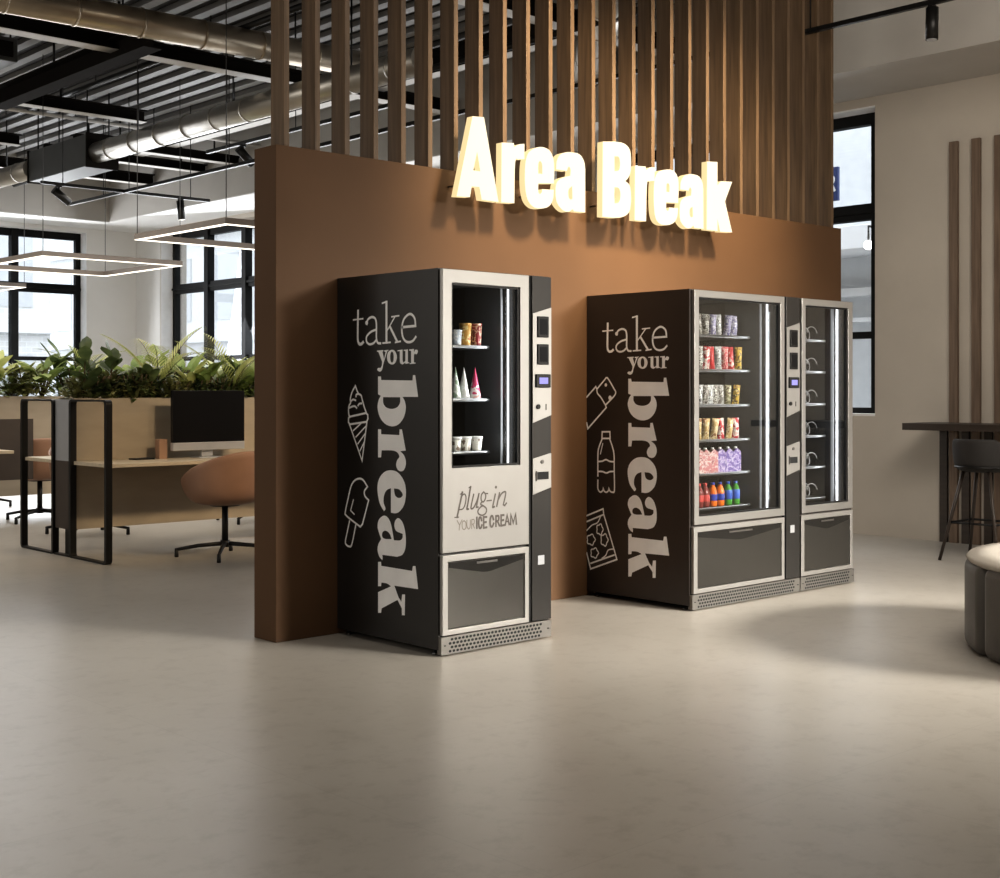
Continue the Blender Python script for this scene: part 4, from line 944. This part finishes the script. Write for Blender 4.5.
# ------------------------------------------------------------------ pendant frames
def pendant(label, u0, v0, v1, u1=7.12, z=2.6):
    t = thing('pendant_light', label, 'pendant light', (u0, v0, z), group='rectangular frame pendants over the desks')
    W, L = u1-u0, v1-v0; b = .05
    f = lambda a, c_, z_: Vector((a, c_, z_))
    def ring(i, z0, z1):
        m_ = MB(); m_.prism([[(-i, -i), (W+i, -i), (W+i, L+i), (-i, L+i)], [(b+i, b+i), (W-b-i, b+i), (W-b-i, L-b-i), (b+i, L-b-i)]] if i == 0 else
                            [[(-i, -i), (W+i, -i), (W+i, L+i), (-i, L+i)], [(b+i, b+i), (W-b-i, b+i), (W-b-i, L-b-i), (b+i, L-b-i)]], f, z0, z1); return m_
    ring(0, -.004, .045).build('frame', M['pend_body'], t)
    m_ = MB(); m_.prism([[(.002, .002), (W-.002, .002), (W-.002, L-.002), (.002, L-.002)], [(b-.002, b-.002), (W-b+.002, b-.002), (W-b+.002, L-b+.002), (b-.002, L-b+.002)]], f, -.010, -.0045)
    m_.build('diffuser', M['pend'], t)
    for a, c_ in ((.02, .02), (W-.02, .02), (.02, L-.02), (W-.02, L-.02)):
        MB().tube([(a, c_, .045), (a, c_, ZC-z)], .004, 5).build('suspension_cable', M['wire'], t)
    return t
pendant('glowing rectangular frame pendant nearest the partition', 5.575, 9.27, 10.81)
pendant('glowing rectangular frame pendant in the middle over the second planter', 5.56, 12.71, 14.5)
pendant('glowing rectangular frame pendant farthest back at the left edge', 5.56, 16.75, 18.3)

# ------------------------------------------------------------------ ceiling steel, ducts, tracks
def ibeam(name, axis, pos, a0, a1, z, w=.16, h=.24, light=True):
    mb = MB(); fl = MB()
    def bx(m_, p0, p1, z0, z1):
        if axis == 'u': m_.box(a0, a1, p0, p1, z0, z1)
        else: m_.box(p0, p1, a0, a1, z0, z1)
    bx(mb, pos-.006, pos+.006, z, z+h); bx(mb, pos-w/2, pos+w/2, z+h, z+h+.014); bx(mb, pos-w/2, pos+w/2, z-.012, z)
    o = struct(mb.build(name, M['beam']))
    if light:
        bx(fl, pos-w/2+.004, pos+w/2-.004, z-.016, z-.0125)  # pale strip paints the lit underside of the beam
        fl.build('beam_lit_underside', M['flange'], o)
    rd = MB(); a = a0+.6
    while a < a1:
        p = (a, pos, z+h) if axis == 'u' else (pos, a, z+h)
        rd.tube([p, (p[0], p[1], ZC)], .012, 6); a += 1.3
    rd.build('hanger_rod', M['black'], o)
    return o
ibeam('ceiling_beam', 'u', 10.62, 3.2, 9.16, 4.2, .17, .10)
ibeam('ceiling_beam', 'u', 13.25, 5.4, 6.95, 4.2, .15, .10)
ibeam('ceiling_beam', 'u', 7.6, 3.2, 9.16, 4.25, .17, .12)
ibeam('ceiling_beam', 'u', 15.75, 6.9, 9.16, 4.2, .14, .08)
ibeam('ceiling_beam', 'u', 14.9, 6.9, 9.16, 4.2, .14, .08)
ibeam('ceiling_beam', 'u', 15.5, 3.5, 6.5, 4.2, .14, .1)
ibeam('ceiling_beam', 'u', 17.2, 3.5, 9.16, 4.2, .14, .12)
ibeam('ceiling_beam', 'v', 5.3, 9.95, 13.17, 4.1, .17, .16, light=False)
ibeam('ceiling_beam', 'v', 8.15, 8.0, 18.5, 4.3, .15, .2)
def duct(name, label, pts, r, mk, ring_step=.55):
    t = thing(name, label, 'duct', pts[0]); o0 = Vector(pts[0])
    P_ = [Vector(p)-o0 for p in pts]
    m_ = MB(); m_.tube(P_, r, 24); m_.build('duct_pipe', M[mk], t)
    for a, b in zip(P_, P_[1:]):
        L = (b-a).length; n = int(L/ring_step); d = (b-a)/L
        for k in range(1, n+1):
            c_ = a+d*(k*ring_step-.2); MB().tube([c_-d*.010, c_+d*.010], r+.006, 24).build('duct_band', M[mk], t)
    L = (P_[-1]-P_[0]).length; n = max(2, int(L/1.6))
    for k in range(n):
        c_ = P_[0]+(P_[-1]-P_[0])*((k+.5)/n); MB().tube([c_+Vector((0, 0, r)), (c_.x, c_.y, ZC-o0.z)], .008, 6).build('hanger_strap', M['black'], t)
    return t
duct('air_duct', 'large bronze-tinted round duct crossing the ceiling towards the slats', [(2.6, 10.02, 4.25), (7.4, 9.75, 4.25)], .118, 'duct')
duct('air_duct', 'silver spiral duct running from the steel box to the partition', [(6.74, 8.2, 3.91), (6.70, 13.86, 3.91)], .115, 'duct_silver')
duct('air_duct', 'silver duct continuing left from the steel box', [(6.63, 15.43, 3.91), (6.60, 18.4, 3.91)], .115, 'duct_silver')
duct('air_duct', 'wide silver duct high behind the middle slats', [(7.0, 6.3, 4.28), (9.1, 8.6, 4.28)], .16, 'duct_silver')
t = thing('duct_box', 'dark sheet steel box joining two round ducts under the ceiling', 'duct box', (6.58, 13.86, 3.75))
MB().box(0, .36, 0, 1.56, 0, .36).build('box_body', M['sheet'], t, bevel=.006)
MB().box(-.012, .372, -.012, .012, -.012, .372).build('box_flange', M['beam'], t); MB().box(-.012, .372, 1.55, 1.572, -.012, .372).build('box_flange', M['beam'], t)
mb = MB()
for a, b in ((.05, .1), (.31, .1), (.05, 1.4), (.31, 1.4)): mb.tube([(a, b, .36), (a, b, ZC-3.75)], .008, 6)
mb.build('hanger_rod', M['black'], t)
for lab, pts, r_ in (('thin dark conduit under the deck over the near planter', [(3.4, 11.2, 4.40), (9.1, 11.2, 4.40)], .03),
                     ('thin dark conduit running away beside the silver duct', [(6.1, 7, 4.38), (6.1, 18.3, 4.38)], .028),
                     ('thin dark conduit running away above the partition', [(7.6, 6.6, 4.15), (7.6, 18.3, 4.15)], .03),
                     ('thin pale conduit crossing over the second planter', [(4.2, 14.3, 4.35), (9.1, 14.3, 4.35)], .022)):
    t = thing('ceiling_conduit', lab, 'pipe', pts[0]); o0 = Vector(pts[0])
    MB().tube([Vector(p)-o0 for p in pts], r_, 10).build('pipe', M['flange' if 'pale' in lab else 'black'], t)
    q = MB()
    for k in range(5):
        c_ = (Vector(pts[1])-o0)*((k+.5)/5); q.tube([c_+Vector((0, 0, r_*.5)), (c_.x, c_.y, ZC-o0.z)], .006, 5)
    q.build('hanger_rod', M['black'], t)
# cable tray and fan coil unit near the left top corner
t = thing('cable_tray', 'black perforated cable tray hung high at the upper left', 'cable tray', (4.2, 12.2, 4.3))
mb = MB(); mb.box(0, .02, 0, 3.0, 0, .07).box(.28, .3, 0, 3.0, 0, .07)
for k in range(12): mb.box(.02, .28, k*.25, k*.25+.03, 0, .012)
for k in range(3): mb.tube([(.15, .4+k*1.1, 0), (.15, .4+k*1.1, ZC-4.352)], .007, 6)
mb.build('tray', M['black'], t)
t = thing('fan_coil_unit', 'dark ventilation unit hung high at the upper left', 'ventilation unit', (4.75, 12.3, 4.28))
MB().box(-.35, .25, -.35, .35, 0, .22).build('unit_body', M['sheet'], t, bevel=.01)
MB().box(-.30, .20, -.365, -.351, .04, .18).build('unit_grille', M['beam'], t)
for a in (-.3, .2):
    for b in (-.3, .3): MB().tube([(a, b, .22), (a, b, ZC-4.28)], .008, 6).build('hanger_rod', M['black'], t)

def rail(label, a, b, z):
    t = thing('track_rail', label, 'track rail', (a[0], a[1], z))
    d = Vector((b[0]-a[0], b[1]-a[1], 0)); L = d.length; d /= L
    s = Vector((-d.y, d.x, 0))*.018
    mb = MB(); mb.prism([[(-.018, 0), (.018, 0), (.018, .034), (-.018, .034)]], lambda p, q, t_: d*t_+Vector((-d.y, d.x, 0))*p+Vector((0, 0, q)), 0, L)
    mb.build('rail', M['black'], t)
    q = MB()
    for k in (.12, .5, .88): q.tube([d*L*k+Vector((0, 0, .03)), d*L*k+Vector((0, 0, ZC-z))], .005, 5)
    q.build('hanger_rod', M['black'], t)
rail('black light track running left to right below the steel box', (6.07, 13.9), (8.14, 13.9), 3.5)
rail('black light track running away beneath the silver duct', (7.05, 8.0), (7.05, 15.3), 3.5-.001)
rail('short black light track beneath the deck beside the partition', (7.18, 9.0), (7.18, 12.3), 3.75)
rail('dark light track on the ceiling right of the slat screen', (8.32, 2.2), (8.32, 9.0), 3.90)
def spot(label, loc, tilt, az, glow=False):
    t = thing('spotlight', label, 'spotlight', loc, az, 'black track spotlights')
    MB().tube([(0, 0, 0), (0, 0, -.10)], .012, 8).box(-.03, .03, -.015, .015, -.02, 0).build('mount', M['black'], t)
    b = MB(); R_ = Matrix.Rotation(tilt, 4, 'Y'); 
    p0 = Vector((0, 0, -.09)); a = p0+R_ @ Vector((0, 0, .07)); c_ = p0+R_ @ Vector((0, 0, -.15))
    b.tube([a, c_], .043, 20); b.build('lamp_body', M['black'], t)
    l = MB(); l.tube([c_, c_+R_ @ Vector((0, 0, -.004))], .034, 18); l.build('lens', M['pend'] if glow else M['alu'], t)
spot('black track spotlight tilted sideways, leftmost on the track', (6.27, 13.9, 3.5), radians(-55), 0)
spot('black track spotlight pointing down with bright lens, at far end of the track', (7.76, 13.9, 3.5), radians(-6), 0, True)
spot('black track spotlight tilted, nearest the partition', (7.18, 11.6, 3.75), radians(-48), radians(0))
spot('black ceiling spotlight hanging at the upper right beside the slat screen', (8.32, 4.62, 3.9), radians(2), 0)

# ------------------------------------------------------------------ right side: wall slats, counter, stool, pouf
for k in range(14):
    v1 = 5.451-k*.1945
    o = MB().box(UR-.035, UR-.001, v1-.072, v1, 0, 3.30).build('wall_slat', M['slat_dark'], bevel=.002)
    tag(o, 'dark oak strip, %s from the window on the right wall' % ON[k], 'wall slat', 'vertical oak strips on the right wall')
t = thing('wall_counter', 'dark wooden bar counter fixed along the right wall behind the stool', 'counter', (9.61, 2.4, 0))
MB().box(0, UR-.036-9.61, 0, 3.2, .935, .99).build('counter_top', M['dark_wood'], t, bevel=.002)
for k in range(7):
    v1 = 5.548-2.4-k*.1945
    MB().box(UR-9.61-.03, UR-9.61-.002, v1-.075, v1-.01, 0, .934).build('support_panel', M['dark_wood'], t)
t = thing('bar_stool', 'charcoal bar stool with low curved back in front of the wall counter', 'bar stool', (9.22, 4.71, 0), radians(-90))
mb = MB(); n = 28; rings = []
for k in range(n):
    th = 2*pi*k/n; kk = max(0, cos(th))
    rim = .70+.20*min(1, kk*1.8)**.8
    pts = [(.08, .66), (.15, .665), (.185, .685)]+[(.19+.012*q, .685+(rim-.685)*q) for q in (.4, .75, 1)]
    rings.append([mb.bm.verts.new((r_*sin(th)*1.05, -r_*cos(th), z)) for r_, z in pts])
c0 = mb.bm.verts.new((0, 0, .66))
for k in range(n):
    A, B = rings[k], rings[(k+1) % n]
    mb.bm.faces.new((c0, B[0], A[0]))
    for j in range(len(A)-1): mb.bm.faces.new((A[j], B[j], B[j+1], A[j+1]))
mb.build('seat_shell', M['charcoal_fab'], t, smooth=True, solid=.022, subsurf=1)
MB().lathe([(.02, .665), (.165, .67), (.178, .69), (.165, .72), (.02, .73)], 24).build('seat_cushion', M['charcoal_fab'], t)
MB().tube([(.195*cos(a), .195*sin(a), .69) for a in [2*pi*i/28 for i in range(28)]], .010, 6, closed=True).build('seat_ring', M['black'], t)
for sx, sy in ((-1,-1), (1,-1), (1,1), (-1,1)):
    MB().tube([(sx*.10, sy*.10, .665), (sx*.225, sy*.225, 0)], .015, 8, r1=.012).build('leg', M['dark_wood'], t)
q = .172
MB().tube([(-q, -q, .28), (q, -q, .28), (q, q, .28), (-q, q, .28)], .009, 6, closed=True).build('footrest', M['black'], t)

t = thing('round_pouf', 'large round taupe pouf with cream top at the right edge', 'pouf', (6.53, 2.40, 0))
n = 8; a0 = radians(140)
for k in range(n):
    s, e = a0+2*pi*k/n+.012, a0+2*pi*(k+1)/n-.012
    arc = [(.92*cos(s+(e-s)*i/12), .92*sin(s+(e-s)*i/12)) for i in range(13)]
    inn = [(.30*cos(e-(e-s)*i/4), .30*sin(e-(e-s)*i/4)) for i in range(5)]
    mb = MB(); f = lambda a, b, z: Vector((a, b, z))
    mb.prism([arc+inn], f, .0, .435)
    bmesh.ops.dissolve_limit(mb.bm, angle_limit=.01, verts=mb.bm.verts, edges=mb.bm.edges)
    mb.build('pouf_module', M['pouf'], t, bevel=.05, smooth=True, seg=5)
MB().lathe([(.02, .42), (.90, .42), (.915, .437), (.90, .455), (.80, .466), (.02, .470)], 64).build('seat_top', M['cream'], t)

# ------------------------------------------------------------------ light
w = bpy.data.worlds.new('world'); SC.world = w; w.use_nodes = True
bg = w.node_tree.nodes['Background']; bg.inputs[0].default_value = (.88, .94, 1, 1); bg.inputs[1].default_value = 2.3
def area(name, loc, tgt, sx, sy, e, col=(1, 1, 1), spread=180):
    L = bpy.data.lights.new(name, 'AREA'); L.shape = 'RECTANGLE'; L.size = sx; L.size_y = sy; L.energy = e; L.color = col; L.spread = radians(spread)
    o = bpy.data.objects.new(name, L); COL.objects.link(o); o.location = loc
    o.rotation_euler = (Vector(tgt)-Vector(loc)).to_track_quat('-Z', 'Y').to_euler(); return o
def spotl(name, loc, tgt, e, size, blend=.6, col=(1, .85, .65), rad=.22):
    L = bpy.data.lights.new(name, 'SPOT'); L.energy = e; L.spot_size = radians(size); L.spot_blend = blend; L.color = col; L.shadow_soft_size = rad
    o = bpy.data.objects.new(name, L); COL.objects.link(o); o.location = loc
    o.rotation_euler = (Vector(tgt)-Vector(loc)).to_track_quat('-Z', 'Y').to_euler(); return o
# daylight through the windows; front and office side lamps stand where none opens
area('daylight_front', (9.0, -4.6, 3.5), (6.3, 3.8, .0), 4.4, .8, 215, (1, .95, .87), 36)
area('daylight_near', (10.05, 7.8, 2.4), (6, 8.0, .8), 3.0, 2.4, 50, (.93, .96, 1))
area('daylight_far', (10.05, 17, 2.4), (6, 15, .8), 3.2, 2.4, 160, (.93, .96, 1))
area('office_right_fill', (10.0, 12.6, 2.4), (6, 12, .8), 3.2, 2.4, 110, (.95, .97, 1))  # added fill for the office, the wall here is solid
area('daylight_back', (7.2, 19.4, 2.4), (6.5, 12, .8), 3.8, 2.4, 140, (.95, .97, 1))
# added soft fill for the room, no fixtures behind it
area('ceiling_fill_front', (4.5, 2.5, 4.5), (4.2, 1.6, 0), 7, 4.5, 115, (1, .93, .84))
area('ceiling_fill_right', (6.5, 2.2, 4.5), (10.1, 4.6, 1.6), 2, 3, 140, (1, .93, .84))
area('ceiling_fill_office', (5.0, 12.0, 3.4), (5.0, 12.0, 0), 5, 5, 130, (1, .94, .86))
area('left_fill', (-3.0, 2.5, 2.6), (8, 4.5, 1.2), 5, 3, 62, (1, .95, .88))
area('office_left_fill', (-2.5, 10.0, 2.6), (5, 11, 1.0), 4, 3, 70, (1, .95, .88))
# warm washers over the sign
spotl('wall_washer', (5.5, 3.5, 4.4), (5.6, 5.55, 2.65), 640, 54, .9, (1, .78, .52))
spotl('wall_washer', (6.9, 3.5, 4.4), (6.9, 5.55, 2.65), 640, 54, .9, (1, .78, .52))
SC.view_settings.view_transform = 'Standard'
SC.view_settings.look = 'Medium High Contrast'
SC.view_settings.exposure = 0.14
SC.cycles.use_denoising = True
SC.cycles.max_bounces = 8
SC.cycles.transparent_max_bounces = 12
SC.cycles.sample_clamp_indirect = 6
